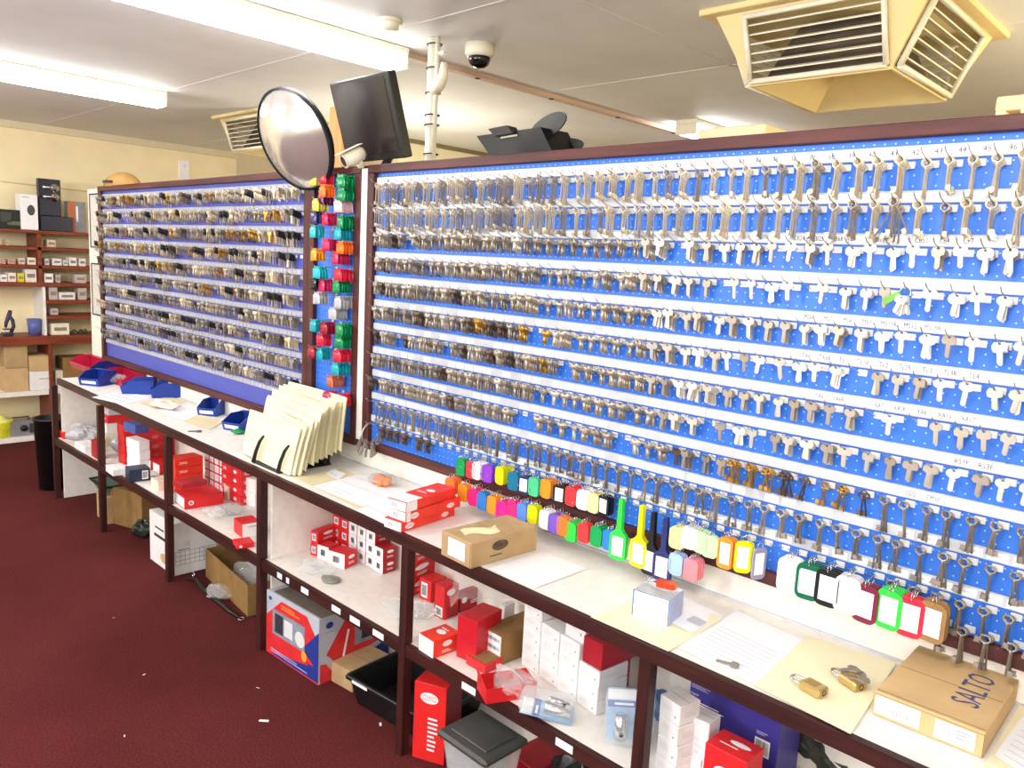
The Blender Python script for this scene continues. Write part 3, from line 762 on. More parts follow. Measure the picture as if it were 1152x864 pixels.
# ---- cartons on the counter
P, rz, w, d, h = fit3(CT+.001, (529.4, 640.4), (496, 623.8), (600, 617.5), (528, 612))
o = carton('cardboard_box', 'brown cardboard box with oval printed logo and torn tape, on the counter', 'box', P, rz, w, d, h, KRAFT,
       [('right', 'oval', -.08, .66, .24, .4, INK), ('right', 'oval', -.08, .66, .22, .34, KRAFT), ('right', 'text', -.08, .66, .18, .16, INK, 'LOCKWOOD'), ('right', 'lines', -.1, .3, .26, .09, INK, 1), ('right', 'lines', -.06, .14, .42, .06, INKL, 1), ('front', 'rect', .47, .5, .02, .9, KRAFTD)],
       stickers=[('address_label', 'plain white label on the end of the box', [('front', 'rect', .02, .52, .56, .72, PAPER), ('front', 'lines', .02, .55, .46, .5, TAGW, 5)])])
b = MB(); b.sheet(8, 4, lambda u, v: (-.07+.115*u, -.028+.05*v+.01*math.sin(7*u), .0012+.008*abs(math.sin(5*u+2*v))*v*u), mat('yellowed clear tape', 'ece4b4', .4, noise=.1)); c = b.build('torn_tape', o, (0.005, -.03, h), (0, 0, 1.2)); c['label'] = 'wrinkled cream tape across the top'
P, rz, w, d, h = fit3(CT+.001, (1105, 853.8), (980.7, 803), (1139, 785), (1107, 825))
o = carton('cardboard_box', 'flat light brown cardboard box with two white barcode labels and big blue lettering', 'box', P, rz, w, d, h, KRAFTL,
       [('top', 'text', .213, .53, .80, .17, INKB, 'SALTO', 90), ('front', 'rect', 0, .9, .98, .02, KRAFTD), ('front', 'rect', .495, .5, .01, .9, KRAFTD), ('top', 'rect', 0, .03, .98, .006, KRAFTD)],
       stickers=[('barcode_label', 'white label at the left end', [('front', 'rect', -.27, .5, .42, .74, PAPER), ('front', 'text', -.36, .72, .16, .12, INKL, 'SALTO'), ('front', 'bars', -.2, .36, .24, .22, INKL)]),
                 ('barcode_label', 'white label at the right end', [('front', 'rect', .25, .48, .35, .72, PAPER), ('front', 'bars', .18, .52, .14, .5, INKL), ('front', 'lines', .33, .55, .14, .4, INKL, 3)])])
# three flat red and white cartons, stacked
P, rz, w, d, h = fit3(CT+.001, (453, 598), (436, 592), (513, 582), (452, 586.5))
RW = [('front', 'rect', 0, .5, .94, .9, PAPER), ('front', 'bars', -.1, .5, .35, .45, INKL)]
h = .033
carton('lock_carton', 'long red carton lying lowest in the stack of three on the counter', 'carton', P, rz, w+.012, .255, h, ORED, RW+OV('right', -.36, .5, .16, .6)+OV('right', .3, .5, .14, .5), 'long red and white cartons on the counter')
carton('lock_carton', 'long red and white carton, middle of the stack of three on the counter', 'carton', P+Vector((.012, .012, h+.001)), rz-.03, w+.012, .255, h, ORED, RW+OV('right', -.36, .5, .16, .6)+OV('right', .3, .5, .14, .5)+[('right', 'rect', -.46, .5, .07, 1, PAPER)], 'long red and white cartons on the counter')
carton('lock_carton', 'long red carton with white sleeve end, topmost of three on the counter', 'carton', P+Vector((.004, .004, 2*h+.002)), rz+.04, w+.015, .25, h, ORED, RW+[('top', 'rect', 0, .16, 1, .3, PAPER), ('right', 'rect', -.4, .5, .2, 1, PAPER), ('top', 'oval', .1, .62, .4, .1, PAPER), ('top', 'lines', 0, .5, .6, .06, PAPER, 2)], 'long red and white cartons on the counter')
# small open carton with keys and a red handled tool
zt = CT+.072
c_, l_, r_ = pz(754, 676, zt), pz(712.8, 663, zt), pz(777.5, 663, zt)
u = c_-l_; u.z = 0; w = u.length; u.normalize(); v = Vector((-u.y, u.x, 0)); d = .085
rz = math.atan2(u.y, u.x); P = c_-u*w/2+v*d/2; P.z = CT+.0015
o = empty('open_carton', 'small open white carton with blue edging holding clear packs, on the counter', 'carton', P, rz)
b = MB(); t = .002; hh = .072
BLED = mat('blue carton edge', '3a6cb4', .5)
b.box(-w/2, w/2, -d/2, d/2, 0, t, CARD_W).box(-w/2, w/2, -d/2, -d/2+t, t, hh, CARD_W).box(-w/2, w/2, d/2-t, d/2, t, hh, CARD_W).box(-w/2, -w/2+t, -d/2+t, d/2-t, t, hh, CARD_W).box(w/2-t, w/2, -d/2+t, d/2-t, t, hh, mat('lavender carton side', 'a8b0d8', .5))
deco(b, [('front', 'rect', 0, .985, 1, .03, BLED), ('front', 'rect', -.485, .5, .03, 1, BLED), ('front', 'rect', .485, .5, .03, 1, BLED), ('front', 'lines', .0, .78, .7, .14, mat('pale pink print', 'e8c8d0', .7), 2)], w, d, hh)
b.build('box_body', o)
b = MB(); b.sheet(10, 8, lambda u, v: ((u-.5)*(w-.01), (v-.5)*(d-.01), hh-.012+.02*math.sin(3*u+1)*math.sin(3.4*v+.3)), CLEARG)
q = b.build('clear_pack', None, P+Vector((0, 0, 0)), (0, 0, rz)); tag(q, 'crinkled clear plastic pack inside the small open carton', 'plastic pack')
b = MB(); b.prism([(-.022, -.014), (.02, -.014), (.026, -.008), (.026, .010), (-.022, .014)], 0, .014, mat('translucent red handle', 'd84422', .3)); b.tube([(-.022, 0, .007), (-.06, 0, .009)], .003, CHROME, 8).tube([(-.022, .008, .007), (-.055, .010, .009)], .003, CHROME, 8)
q = b.build('pick_tool', None, P+u*.018+Vector((0, 0, hh+.012)), (0, 0, rz+.15)); tag(q, 'small tool with red handle and two steel prongs lying in the open carton', 'tool')

# ---- papers on the counter
def paper(name, label, pts, m, z, lines=None, cat='paper', curl=0):
    P = [pz(x, y, z) for x, y in pts]; b = MB(); n = 8
    cen = sum(P, Vector())/len(P)
    def f(u, v):
        a = P[0].lerp(P[1], u); c = P[3].lerp(P[2], u); q = a.lerp(c, v)-cen; q.z = .0012*math.sin(4*u+1)*math.sin(3*v)*.5+curl*(u*u)*v
        return q
    b.sheet(n, n, f, m)
    if lines:
        for (u0, v0, u1, wd) in lines:
            A, B = f(u0, v0), f(u1, v0); t = (f(u0, v0+wd)-A)
            up = Vector((0, 0, .0016)); b.poly([A+up, B+up, B+t+up, A+t+up], mat('pale print', 'c6c6ce', .7, noise=0))
    o = b.build(name, None, cen); return tag(o, label, cat)
ZP = CT+.0025
paper('paper_sheet', 'white ruled form lying at the counter edge beside the blue bins', [(103, 447), (137, 455), (172, 447), (140, 440)], PAPER, ZP, [(.1, .2, .9, .04), (.1, .45, .9, .04), (.1, .7, .9, .04)])
paper('manila_sheet', 'tan sheet under the crumpled bag on the far part of the counter', [(157, 453), (176, 459), (212, 452), (190, 446)], MANILAD, ZP)
paper('paper_sheet', 'white sheet lying between the tan sheets, far part of the counter', [(176, 462), (206, 473), (243, 465), (212, 455)], PAPER, ZP, [(.1, .3, .8, .02)])
paper('manila_sheet', 'tan sheet lying in front of the single blue bin', [(206, 474), (236, 483), (252, 474), (224, 466)], MANILAD, ZP+.001)
paper('paper_sheet', 'large white form with dark print lying near the black envelope stand', [(352, 547), (408, 570), (465, 554), (405, 533)], PAPER, ZP, [(.05, .1, .5, .015), (.05, .2, .6, .012), (.1, .5, .9, .01), (.1, .8, .7, .012)])
paper('manila_sheet', 'manila folder under the white form, its edge along the counter front', [(331, 537), (404, 573), (455, 560), (385, 527)], MANILAD, ZP-.0012)
paper('paper_sheet', 'white sheet lying against the red and white cartons', [(400, 574), (437, 592), (478, 574), (440, 560)], PAPER, ZP+.0012, [(.1, .3, .8, .015)])
paper('paper_card', 'small white card lying right of the envelope stand', [(366, 533), (380, 540), (389, 533), (375, 527)], PAPER, ZP+.003, [(.2, .3, .7, .08)], 'card')
paper('paper_sheet', 'blank white sheet lying beside the brown cardboard box', [(548, 640), (600, 662), (660, 640), (612, 620)], PAPER, ZP)
paper('manila_envelope', 'cream envelope hanging over the counter edge below the open carton', [(664, 694), (752, 733), (814, 697), (735, 668)], MANILA, ZP, None, 'envelope', .004)
paper('paper_sheet', 'white sheet with a dark photo block behind the open carton', [(733, 690), (778, 712), (814, 693), (771, 672)], PAPER, ZP+.003, [(.62, .3, .95, .24)])
paper('paper_sheet', 'large white ruled form with a loose key on it', [(762, 728), (848, 770), (908, 722), (828, 686)], PAPER, ZP, [(.1, .1+.07*i, .9, .008) for i in range(8)])
paper('manila_envelope', 'big cream envelope with two padlocks lying on it', [(848, 771), (957, 826), (1008, 748), (908, 715)], MANILA, ZP+.0015, None, 'envelope', .006)
paper('manila_envelope', 'cream folder at the near end of the counter beside the flat cardboard box', [(1100, 872), (1230, 930), (1240, 830), (1152, 785)], MANILA, ZP, None, 'folder')
paper('paper_sheet', 'white printed sheet on the cream folder at the near end of the counter', [(1118, 850), (1200, 900), (1215, 840), (1150, 806)], PAPER, ZP+.003, [(.1, .1+.12*i, .85, .01) for i in range(6)])

# ---- loose keys and padlocks
def loose_key(label, x, y, rz, ci, z, s=1):
    b = house_mb(3, KEYM[ci]); o = b.build('loose_key', None, pz(x, y, z), (PI/2, 0, rz)); o.scale = (s, s, s); return tag(o, label, 'key')
loose_key('single loose key lying on the white ruled form', 830, 749, 1.9, 2, ZP+.004)
loose_key('dark loose key on the counter beside the tan sheet and blue bin', 226, 485, 2.6, 4, CT+.003, 1.2)
BRASS = mat('brushed brass', 'd0b478', .32, .85, noise=.1)
def padlock(label, x, y, rz, z):
    o = empty('padlock', label, 'padlock', pz(x, y, z), rz, 'brass padlocks on the cream envelope')
    b = MB(); b.box(-.019, .019, -.034, .018, .0, .019, BRASS, ch=.004); b.ring((0, -.0343, .0095), .006, .001, INK, 'y', 12, 4).box(-.013, .013, -.020, .008, .0188, .0193, mat('worn brass face', 'bc9c5c', .4, .8)); b.build('lock_body', o)
    b = MB(); pts = [(-.012, .016, .0095), (-.012, .034, .0095)]+[(-.012*math.cos(a), .034+.014*math.sin(a), .0095) for a in [PI*i/8 for i in range(1, 8)]]+[(.012, .034, .0095), (.012, .016, .0095)]
    b.tube(pts, .0032, CHROME, 8); s = b.build('shackle', o); s['label'] = 'chrome shackle'
    return o
padlock('brass padlock lying alone near the front of the cream envelope', 911, 776, 1.35, ZP+.006)
padlock('brass padlock with keys on it, nearer the flat cardboard box', 955, 769, 1.15, ZP+.006)
for i, (dx, dy, r) in enumerate(((972, 758, 2.3), (977, 766, 2.0), (964, 752, 2.6))):
    loose_key('grey key lying across the padlock beside the flat cardboard box', dx, dy, r, 2, ZP+.022+i*.003)['group'] = 'keys on the padlock'

# ---- envelope stand
o = empty('envelope_stand', 'black metal stand holding upright cream envelopes on the counter', 'stand', (-2.98, 1.69, CT), 0)
b = MB()
for x in (-2.975, -2.775):
    bx = x+2.98
    b.tube([(bx, -.125, .002), (bx, .12, .002)], .006, BLACKM, 6)
def arch(x):
    return [(x, -.125, .004), (x+.008, -.118, .05), (x+.022, -.108, .095), (x+.040, -.10, .12)]
o2 = b
for x in (.005, .205): b.tube(arch(x), [.009, .008, .007, .005], BLACKM, 6)
b.box(.0, .21, -.125, .112, .0005, .006, BLACKM, ch=.001); b.box(.0, .215, .105, .112, .006, .06, BLACKM, ch=.001); b.box(.18, .205, .09, .115, .0, .03, BLACKM, ch=.002)
b.build('rack_frame', o)
random.seed(4)
ne = 15
for i in range(ne):
    t = i/(ne-1); yb = 1.605+.205*t
    xr = -2.685+random.uniform(-.012, .012)-.01*t-(.02 if i == 0 else 0); xb = (-3.125 if i == 0 else -3.02 if i < 5 else -3.12-.03*t+random.uniform(-.02, .02)); wv = xr-xb
    hv = .185 if i == 0 else random.uniform(.195, .215) if i > 4 else random.uniform(.17, .2)
    ml = random.uniform(.04, .08)*(1-t)+.01; bow = random.uniform(.003, .010); rise = (.0 if i == 0 else .02+.05*t+random.uniform(-.008, .008))
    droop = (.05, .045, .06, .03, .02)[i] if i < 5 else .008
    def f(u, v, i=i): return (xb+u*wv, yb-.012+.02*v+ml*v*v*.3+bow*math.sin(PI*u)*v-.02*u*(1-v)*(i < 5), max(CT+.009, CT+.012+rise+v*hv-droop*u*u*(1.2-v)+(.004*math.sin(5*u) if i % 3 == 1 else 0)))
    b = MB(); b.sheet(10, 8, f, MANILA).sheet(10, 8, lambda u, v: Vector(f(u, v))+Vector((0, .004+.002*math.sin(PI*u), -.004)), MANILA)
    for k in range(2):
        A = Vector(f(.25+.1*k, .94-.03*k))+Vector((0, -.0006, 0)); B = Vector(f(.7+.05*k, .94-.03*k))+Vector((0, -.0006, 0)); dz = Vector((0, 0, .0022))
        b.poly([A, B, B+dz, A+dz], INKL)
    cpos = Vector((xb+wv/2, yb, CT)); b.v = [tuple(Vector(p)-cpos) for p in b.v]
    q = b.build('cream_envelope', None, cpos)
    tag(q, 'cream envelope standing frontmost in the black stand' if i == 0 else 'cream envelope standing %s behind the frontmost in the black stand' % ORD[i-1] if i < ne-1 else 'cream envelope standing rearmost in the black stand', 'envelope', 'cream envelopes in the black stand')

# ---- blue and crimson parts bins
def bin_(label, P, rz, m, w=.115, d=.15, h=.075, lab=True, tilt=0, grp='blue parts bins on the counter'):
    o = empty('parts_bin', label, 'bin', P, rz, grp); t = .003
    if tilt: o.rotation_euler = (tilt, 0, rz)
    b = MB(); b.box(-w/2, w/2, -d/2+.01, d/2, 0, t, m)
    b.prism([(-d/2, .0), (d/2, .0), (d/2, h), (-d/2+.05, h), (-d/2-.012, h*.55)], -w/2, -w/2+t, m, Matrix(((0, 0, 1, 0), (1, 0, 0, 0), (0, 1, 0, 0), (0, 0, 0, 1))))
    b.prism([(-d/2, .0), (d/2, .0), (d/2, h), (-d/2+.05, h), (-d/2-.012, h*.55)], w/2-t, w/2, m, Matrix(((0, 0, 1, 0), (1, 0, 0, 0), (0, 1, 0, 0), (0, 0, 0, 1))))
    b.box(-w/2+t, w/2-t, d/2-t, d/2, t, h, m)
    b.prism([(-d/2, 0), (-d/2+t, 0), (-d/2-.012+t, h*.55), (-d/2-.012, h*.55)], -w/2+t, w/2-t, m, Matrix(((0, 0, 1, 0), (1, 0, 0, 0), (0, 1, 0, 0), (0, 0, 0, 1))))
    b.box(-w/2-.004, w/2+.004, d/2-.02, d/2+.003, h-.006, h, m)
    b.build('bin_body', o)
    if lab:
        b = MB(); b.box(-w*.36, w*.36, -.0006, .0006, -.009, .009, LABEL); c = b.build('bin_label', o, (0, -d/2-.0078, h*.27), (.28, 0, 0)); c['label'] = 'white label strip'
    return o
bin_('blue parts bin with white label at the far end of the counter', pz(101, 433, CT)+Vector((0, .05, .001)), .55, BINB, .14, .15, .085)
bin_('blue parts bin lying left of its twin behind the ruled form', pz(148, 442, CT)+Vector((0, .05, .001)), -.5, BINB, .16, .17, .08, False)
bin_('blue parts bin lying right of its twin near the crumpled bag', pz(180, 446, CT)+Vector((0, .05, .001)), -.4, BINB, .16, .17, .085, False)
bin_('single blue parts bin with white label, halfway along the counter', pz(232, 467, CT)+Vector((-.01, .045, .001)), .62, BINB, .105, .13, .078)
bin_('blue parts bin tipped against the cream envelopes', pz(267, 483, CT)+Vector((0, .03, .001)), .35, BINB, .12, .14, .075)
def lowbin(label, xa, xb, m, h, grp):
    A, B = py(xa, 415, 1.80), py(xb, 415, 1.80); return bin_(label, Vector(((A.x+B.x)/2, 1.845, CT+.001)), 0, m, B.x-A.x, .13, h, False, 0, grp)
lowbin('crimson parts bin at the counter back behind the far blue bin', 84, 106, BINR, .085, 'crimson parts bins at the far end of the counter')
lowbin('dark blue parts bin between two crimson ones at the counter back', 106.5, 118, mat('navy plastic bin', '222c78', .4), .088, None)
lowbin('crimson parts bin under the far key board, right of a dark blue one', 118.5, 142, BINR, .075, 'crimson parts bins at the far end of the counter')
def cyl(name, label, P, r, h, m, cat, top=None):
    b = MB(); b.lathe([(0, 0), (r, 0), (r, h*.92), (r*.96, h), (0, h)], m, 18)
    if top: b.lathe([(r*1.02, h*.75), (r*1.02, h*1.01), (0, h*1.01)], top, 18)
    return tag(b.build(name, None, P), label, cat)
cyl('small_jar', 'small white jar standing under the corner of the far key board', pz(154, 430, CT)+Vector((0, .06, .001)), .035, .075, OFFW, 'jar', PAPER)
def lump(name, label, P, rx, ry, rz_, m, cat, seed=1, n=10, amp=.25, rot=0):
    rs = random.Random(seed); ph = [rs.uniform(0, 6) for _ in range(8)]
    b = MB(); vs = []; nu = n*2
    for j in range(n+1):
        th = PI*j/n
        for i in range(nu):
            a = 2*PI*i/nu
            k = 1+amp*(math.sin(3*a+ph[0]+2*th)*.5+math.sin(5*a+ph[1])*.3*math.sin(3*th+ph[2])+.3*math.sin(7*a+4*th+ph[3]))
            vs.append((rx*k*math.sin(th)*math.cos(a), ry*k*math.sin(th)*math.sin(a), max(0, rz_*(1+k*math.cos(th)*.95))))
    fs = [(j*nu+i, (j+1)*nu+i, (j+1)*nu+(i+1) % nu, j*nu+(i+1) % nu) for j in range(n) for i in range(nu)]
    b.add(vs, fs, m, None, amp < .2)
    o = b.build(name, None, P, (0, 0, rot)); return tag(o, label, cat)
lump('plastic_bag', 'crumpled clear bag between the far blue bin and the tan sheet', pz(126, 432, CT)+Vector((0, .03, .001)), .07, .05, .03, CLEARG, 'bag', 3, amp=.3)
lump('crumpled_bag', 'crumpled pinkish white bag lying on the tan sheet', pz(182, 459, ZP)+Vector((0, .01, .002)), .10, .055, .020, mat('pinkish white film', 'e8d4c4', .5), 'bag', 5, amp=.3)
lump('green_packet', 'small green packet under the tipped blue bin', pz(268, 488, CT)+Vector((0, 0, .001)), .03, .03, .012, PK['green'], 'packet', 6, amp=.15)
# bag of orange caps
o = empty('orange_bag', 'clear bag of orange plastic caps lying on the white form', 'bag', pz(430, 545, ZP)+Vector((0, 0, .003)))
b = MB()
rs = random.Random(2)
bag = lump('orange_bag_film', '', (0, 0, 0), .066, .052, .019, CLEAR, 'bag', 9, amp=.12); bag.name = 'clear_film'; bag.parent = o; del bag['category']; del bag['label']; bag['label'] = 'clear plastic film'
for i, (x, y, z) in enumerate(((-.035, .0, .002), (-.012, -.022, .002), (.014, -.020, .002), (.036, -.004, .002), (-.014, .018, .002), (.016, .016, .002), (-.02, .0, .015), (.008, .0, .015), (.026, .010, .013))):
    b = MB(); b.lathe([(0, 0), (.0155, .001), (.017, .009), (.014, .017), (0, .019)], mat('orange cap plastic', 'f5842c', .35), 12); b.build('orange_cap', o, (x, y, z), (rs.uniform(-.3, .3), rs.uniform(-.3, .3), 0))

#=====UNDER=====
# ------------------------------------------------------------------ goods on the lower shelf
S = SH+.0012
G4 = 'small lock cartons on the lower shelf'
SIDEL = [('right', 'oval', .05, .7, .5, .26, PAPER), ('right', 'lines', .05, .3, .5, .18, PAPER, 2)]
WEND = [('front', 'rect', 0, .5, 1, 1, CARD_W), ('front', 'rect', .0, .52, .42, .46, TAGW), ('front', 'bars', 0, .52, .36, .4, INK)]
REND = [('front', 'rect', -.02, .5, .55, .56, PAPER), ('front', 'bars', 0, .5, .4, .36, INK)]
B = pz(431, 646, S); w0, h0, d0 = .0605, .0515, .070
cols = [(2, 'w', DRED), (4, 'w', DRED), (5, 'w', RED), (6, 'w', RED), (6, 'r', RED), (6, 'r', RED)]
for j, (n, st, m) in enumerate(cols):
    for k in range(n):
        x = B.x-(w0+.0015)*j-w0/2; y = B.y+d0/2+(0 if j else -.004)
        tail = 'in column %d from the right, small carton wall, %s layer up' % (j+1, ORD[k])
        carton('lock_carton', ('white-ended carton ' if st == 'w' else 'red-ended carton ')+tail, 'carton', (x, y, S+k*(h0+.0008)), random.uniform(-.02, .02), w0-.002, d0-.004, h0, m, (WEND if st == 'w' else REND)+SIDEL, G4)
def fitc(name, label, z, Cp, L, R, topC, m, dl=(), n=1, labs=None, group=None, Lw=None, Rw=None, cat='carton', endm=None, zt=None):
    P, rz, w, d, h = fit3(z, Cp, L, R, topC, zt, Lw, Rw)
    h = h/n
    for i in range(n):
        carton(name, labs[i] if labs else label, cat, P+Vector((random.uniform(-.002, .002) if n > 1 and i else 0, random.uniform(-.002, .002) if n > 1 and i else 0, i*(h+.0006))), rz+(random.uniform(-.03, .03) if n > 1 and i else 0), w, d, h-.0006, m, dl, group, endm=endm)
    return P, rz, w, d, h
fitc('lock_carton', 'red carton with white barcode end, nearest in front of the small carton wall', S, (387.5, 640.6), (369, 635), (401, 634), (388, 624), RED, WEND+SIDEL, group=G4)
fitc('lock_carton', 'red carton with white end, left of the nearest one before the small carton wall', S, (369.5, 632), (357, 628), (385, 625), (370, 616), RED, WEND+SIDEL, group=G4, Rw=.06)
fitc('lock_carton', '', S, (357, 626.5), (349, 624), (381, 619), (357, 599), RED, REND+SIDEL, 2, ['red carton with barcode end, under its twin left before the small carton wall', 'red carton with barcode end, atop its twin left before the small carton wall'], G4)
lump('plastic_bag', 'flat clear plastic bag of parts lying on the open shelf before the small cartons', pz(356, 642, S), .085, .06, .016, CLEARG, 'bag', 12, amp=.3)
lump('plastic_packet', 'dark grey flat packet beside the clear bag on the open shelf', pz(372, 653, S), .045, .035, .006, mat('dull grey film', '8a8880', .4), 'packet', 13, amp=.15)
lump('plastic_bag', 'grey clear bag of metal parts behind the fourth visible shelf post', pz(452, 689, S), .09, .06, .022, CLEARG, 'bag', 14, amp=.3)
lump('plastic_bag', 'grey clear bag of metal parts right of the fourth visible shelf post', pz(474, 693, S), .06, .05, .025, CLEARG, 'bag', 15, amp=.3)
# bay five
fitc('lock_carton', '', S, (461, 673), (452, 670), (492, 657), (461, 620), RED, [('right', 'oval', -.1, .68, .5, .34, PAPER), ('right', 'lines', -.05, .3, .45, .2, PAPER, 2)], 3, ['red carton with white oval, lowest of three stacked beside the post', 'red carton with white oval, middle of three stacked beside the post', 'red carton with white oval, topmost of three stacked beside the post'], 'red cartons stacked beside the post')
fitc('lock_carton', 'small red carton with black and white barcode beside the three-high red stack', S, (484.5, 679), (471, 672.5), (497, 670), (484.5, 655), RED, [('front', 'rect', -.05, .5, .5, .7, PAPER), ('front', 'bars', -.05, .5, .4, .5, INK)])
P, rz, w, d, h = fitc('lock_carton', 'upright red carton with barcode, wrapped in clear film, middle of the red group', S, (499, 698), (488, 692), (513, 691), (499, 661), RED, OV('right', -.05, .8, .6, .2, PAPER, False)+[('right', 'rect', .1, .2, .8, .36, DRED), ('front', 'rect', 0, .2, .7, .3, PAPER), ('front', 'bars', 0, .2, .5, .2, INK)])
fitc('lock_carton', 'long dark red carton under clear film behind the upright red cartons', S, (517, 690), (511, 687), (571, 667), (517, 668), DRED, [('right', 'oval', -.42, .6, .1, .3, PAPER), ('right', 'lines', -.2, .4, .2, .2, PAPER, 2)])
P2 = pz(540, 668, S+.12)
b = MB(); b.sheet(10, 8, lambda u, v: ((u-.5)*.24, (v-.5)*.16, .006*math.sin(9*u)*math.sin(7*v)-.05*max(0, abs(u-.5)-.42)*8), CLEARG)
tag(b.build('plastic_film', None, P2+Vector((0, .02, .012)), (0, 0, .9)), 'clear plastic film draped over the long dark red carton', 'film')
fitc('lock_carton', 'orange-red carton with plain white end lying at the shelf front near the post', S, (487.5, 741.5), (470.8, 730.6), (514, 728), (488, 722), ORED, [('front', 'rect', 0, .5, .96, .96, PAPER), ('right', 'oval', .0, .66, .36, .34, PAPER), ('right', 'lines', .0, .25, .4, .2, PAPER, 2), ('top', 'oval', .0, .55, .5, .25, PAPER), ('top', 'lines', 0, .75, .6, .12, PAPER, 1)])
fitc('lock_carton', 'tall plain dark red carton standing between the flat carton and brown box', S, (535, 748), (513, 738.5), (562, 731), (536, 700), mat('plain crimson carton', 'c01828', .4, noise=.06))
fitc('lock_carton', 'white-ended carton leaning behind the tall plain dark red carton', S, (566, 716), (560, 713), (572, 708), (566, 682), CARD_W)
P, rz, w, d, h = fitc('cardboard_box', 'brown cardboard box with three barcode labels on its end, on the lower shelf', S, (563, 749), (541.5, 736), (612, 726), (563, 716), KRAFTD, [('front', 'rect', 0, .5, .94, .92, PAPER)]+[q for i in range(3) for q in (('front', 'bars', .08, .2+.29*i, .62, .12, INK), ('front', 'rect', -.36, .24+.29*i, .08, .06, INKL))]+[('right', 'rect', .1, .25, .16, .5, KRAFT)], cat='box')
fitc('small_carton', 'small open red carton lying before the brown barcode box', S, (545, 759), (524, 747), (562, 747), (545, 749), RED, [('top', 'rect', 0, .5, .86, .8, KRAFTD)])
# open red tray at the shelf front
c_, l_ = pz(603, 784, S), pz(547, 792.5, S); u = c_-l_; w = u.length; u.normalize(); v = Vector((-u.y, u.x, 0)); P = (c_+l_)/2+v*.045
o = empty('open_carton', 'open red carton tray holding a clear bag at the front of the lower shelf', 'carton', P, math.atan2(u.y, u.x))
b = MB(); t = .002; d = .09; h = .045
b.box(-w/2, w/2, -d/2, d/2, 0, t, RED).box(-w/2, w/2, -d/2, -d/2+t, t, h, RED).box(-w/2, w/2, d/2-t, d/2, t, h, RED).box(-w/2, -w/2+t, -d/2+t, d/2-t, t, h, RED).box(w/2-t, w/2, -d/2+t, d/2-t, t, h, RED); b.build('tray_body', o)
b = MB(); b.prism([(-.035, 0), (.035, 0), (.032, .045), (-.032, .045)], -.001, .001, RED, RZ(PI/2) @ RX(PI/2-.35)); q = b.build('end_flap', o, (-w/2, 0, h)); 
lump('plastic_bag', 'crinkled clear bag bulging out of the open red tray', P+Vector((.02, .01, .004)), .075, .05, .034, CLEARG, 'bag', 17, amp=.32)
# white cartons, three columns by four rows
P, rz, w, d, h = fit3(S, (671, 806), (586, 747), (690, 783), (671, 735))
hh = .044; cw = w/4
WD = [('front', 'lines', -.05, .6, .6, .3, TAGW, 3), ('front', 'oval', .3, .35, .08, .14, INKL), ('right', 'lines', 0, .5, .6, .3, TAGW, 2)]
u = Vector((math.cos(rz), math.sin(rz), 0))
for j in range(4):
    for k in range((5, 4, 4, 3)[j]):
        if j == 3 and k > 2: continue
        carton('white_carton', 'plain white carton, column %d from the left of the white stack, %s layer up' % (j+1, ORD[k]), 'carton', P+u*(cw*(j-1.5))+Vector((0, 0, k*(hh+.0006))), rz+random.uniform(-.02, .02), cw-.003, max(d, .115), hh, CARD_W, WD, 'plain white cartons in the big white stack')
carton('white_carton', 'single white carton with printed top resting topmost on the white stack', 'carton', P+u*(cw*.62)+Vector((0, 0, 4*(hh+.0006)+.001)), rz, .085, .10, .072, CARD_W, WD+[('top', 'lines', 0, .6, .6, .1, INKL, 1)])
zt = S+3*(hh+.0006)+.001
carton('lock_carton', 'glossy red carton resting on the right column of the white stack', 'carton', P+u*(cw*1.55)+Vector((0, .02, 3*(hh+.0006)+.001)), rz+.05, .075, .15, .078, DRED, [('top', 'lines', -.1, .6, .5, .2, PAPER, 3)])
fitc('lock_carton', '', S, (689, 790), (681, 787), (716, 775), (689, 726), DRED, [('right', 'oval', .1, .7, .4, .22, PAPER), ('right', 'lines', .1, .3, .4, .3, PAPER, 2)], 2, ['dark red carton, lower of two beside the post right of the white stack', 'dark red carton, upper of two beside the post right of the white stack'], 'dark red cartons beside the white stack')
# blister packs
def blister(label, P, rot, w=.11, h=.17, up=True):
    o = empty('blister_pack', label, 'blister pack', P, 0, 'clear blister packs on the lower shelf'); o.rotation_euler = rot
    b = MB(); b.box(-w/2+.006, w/2-.006, -.001, .001, .005, h-.005, mat('pale blue backing card', '8cb4dc', .6)); b.box(-w/2+.008, w/2-.008, -.0014, -.001, h*.62, h*.74, mat('blue print band', '2a5cb0', .6)); b.box(-w/2+.008, w/2-.008, -.0014, -.001, h*.76, h-.008, PAPER); b.box(-w*.3, w*.1, -.0017, -.0014, h*.66, h*.70, PAPER); b.build('backing_card', o)
    b = MB(); b.tube([(-.022, -.021, h*.1), (-.022, -.021, h*.55)], .017, CHROME, 14).tube([(.024, -.018, h*.12), (.024, -.018, h*.5)], .012, CHROME, 12); b.tube([(-.022, -.038, h*.2), (-.022, -.038, h*.24)], .006, INK, 8); q = b.build('lock_cylinder', o); q['label'] = 'chrome lock cylinder'
    b = MB(); b.box(-w/2, w/2, -.042, .003, 0, h, CLEARG, ch=.012); b.build('clear_shell', o)
    return o
blister('clear blister pack standing upright beside the post with chrome lock cylinder', pz(700, 838, S)+Vector((0, .02, .002)), (-.12, 0, .75), .13, .15)
blister('clear blister pack lying flat with chrome lock at the front of the lower shelf', pz(648, 800, S)+Vector((.02, -.03, .004)), (-PI/2+.12, 0, 2.2), .10, .16)
blister('clear blister pack leaning behind the flat one, against the white stack', pz(652, 785, S)+Vector((0, .05, .004)), (-.8, 0, .9), .08, .13)
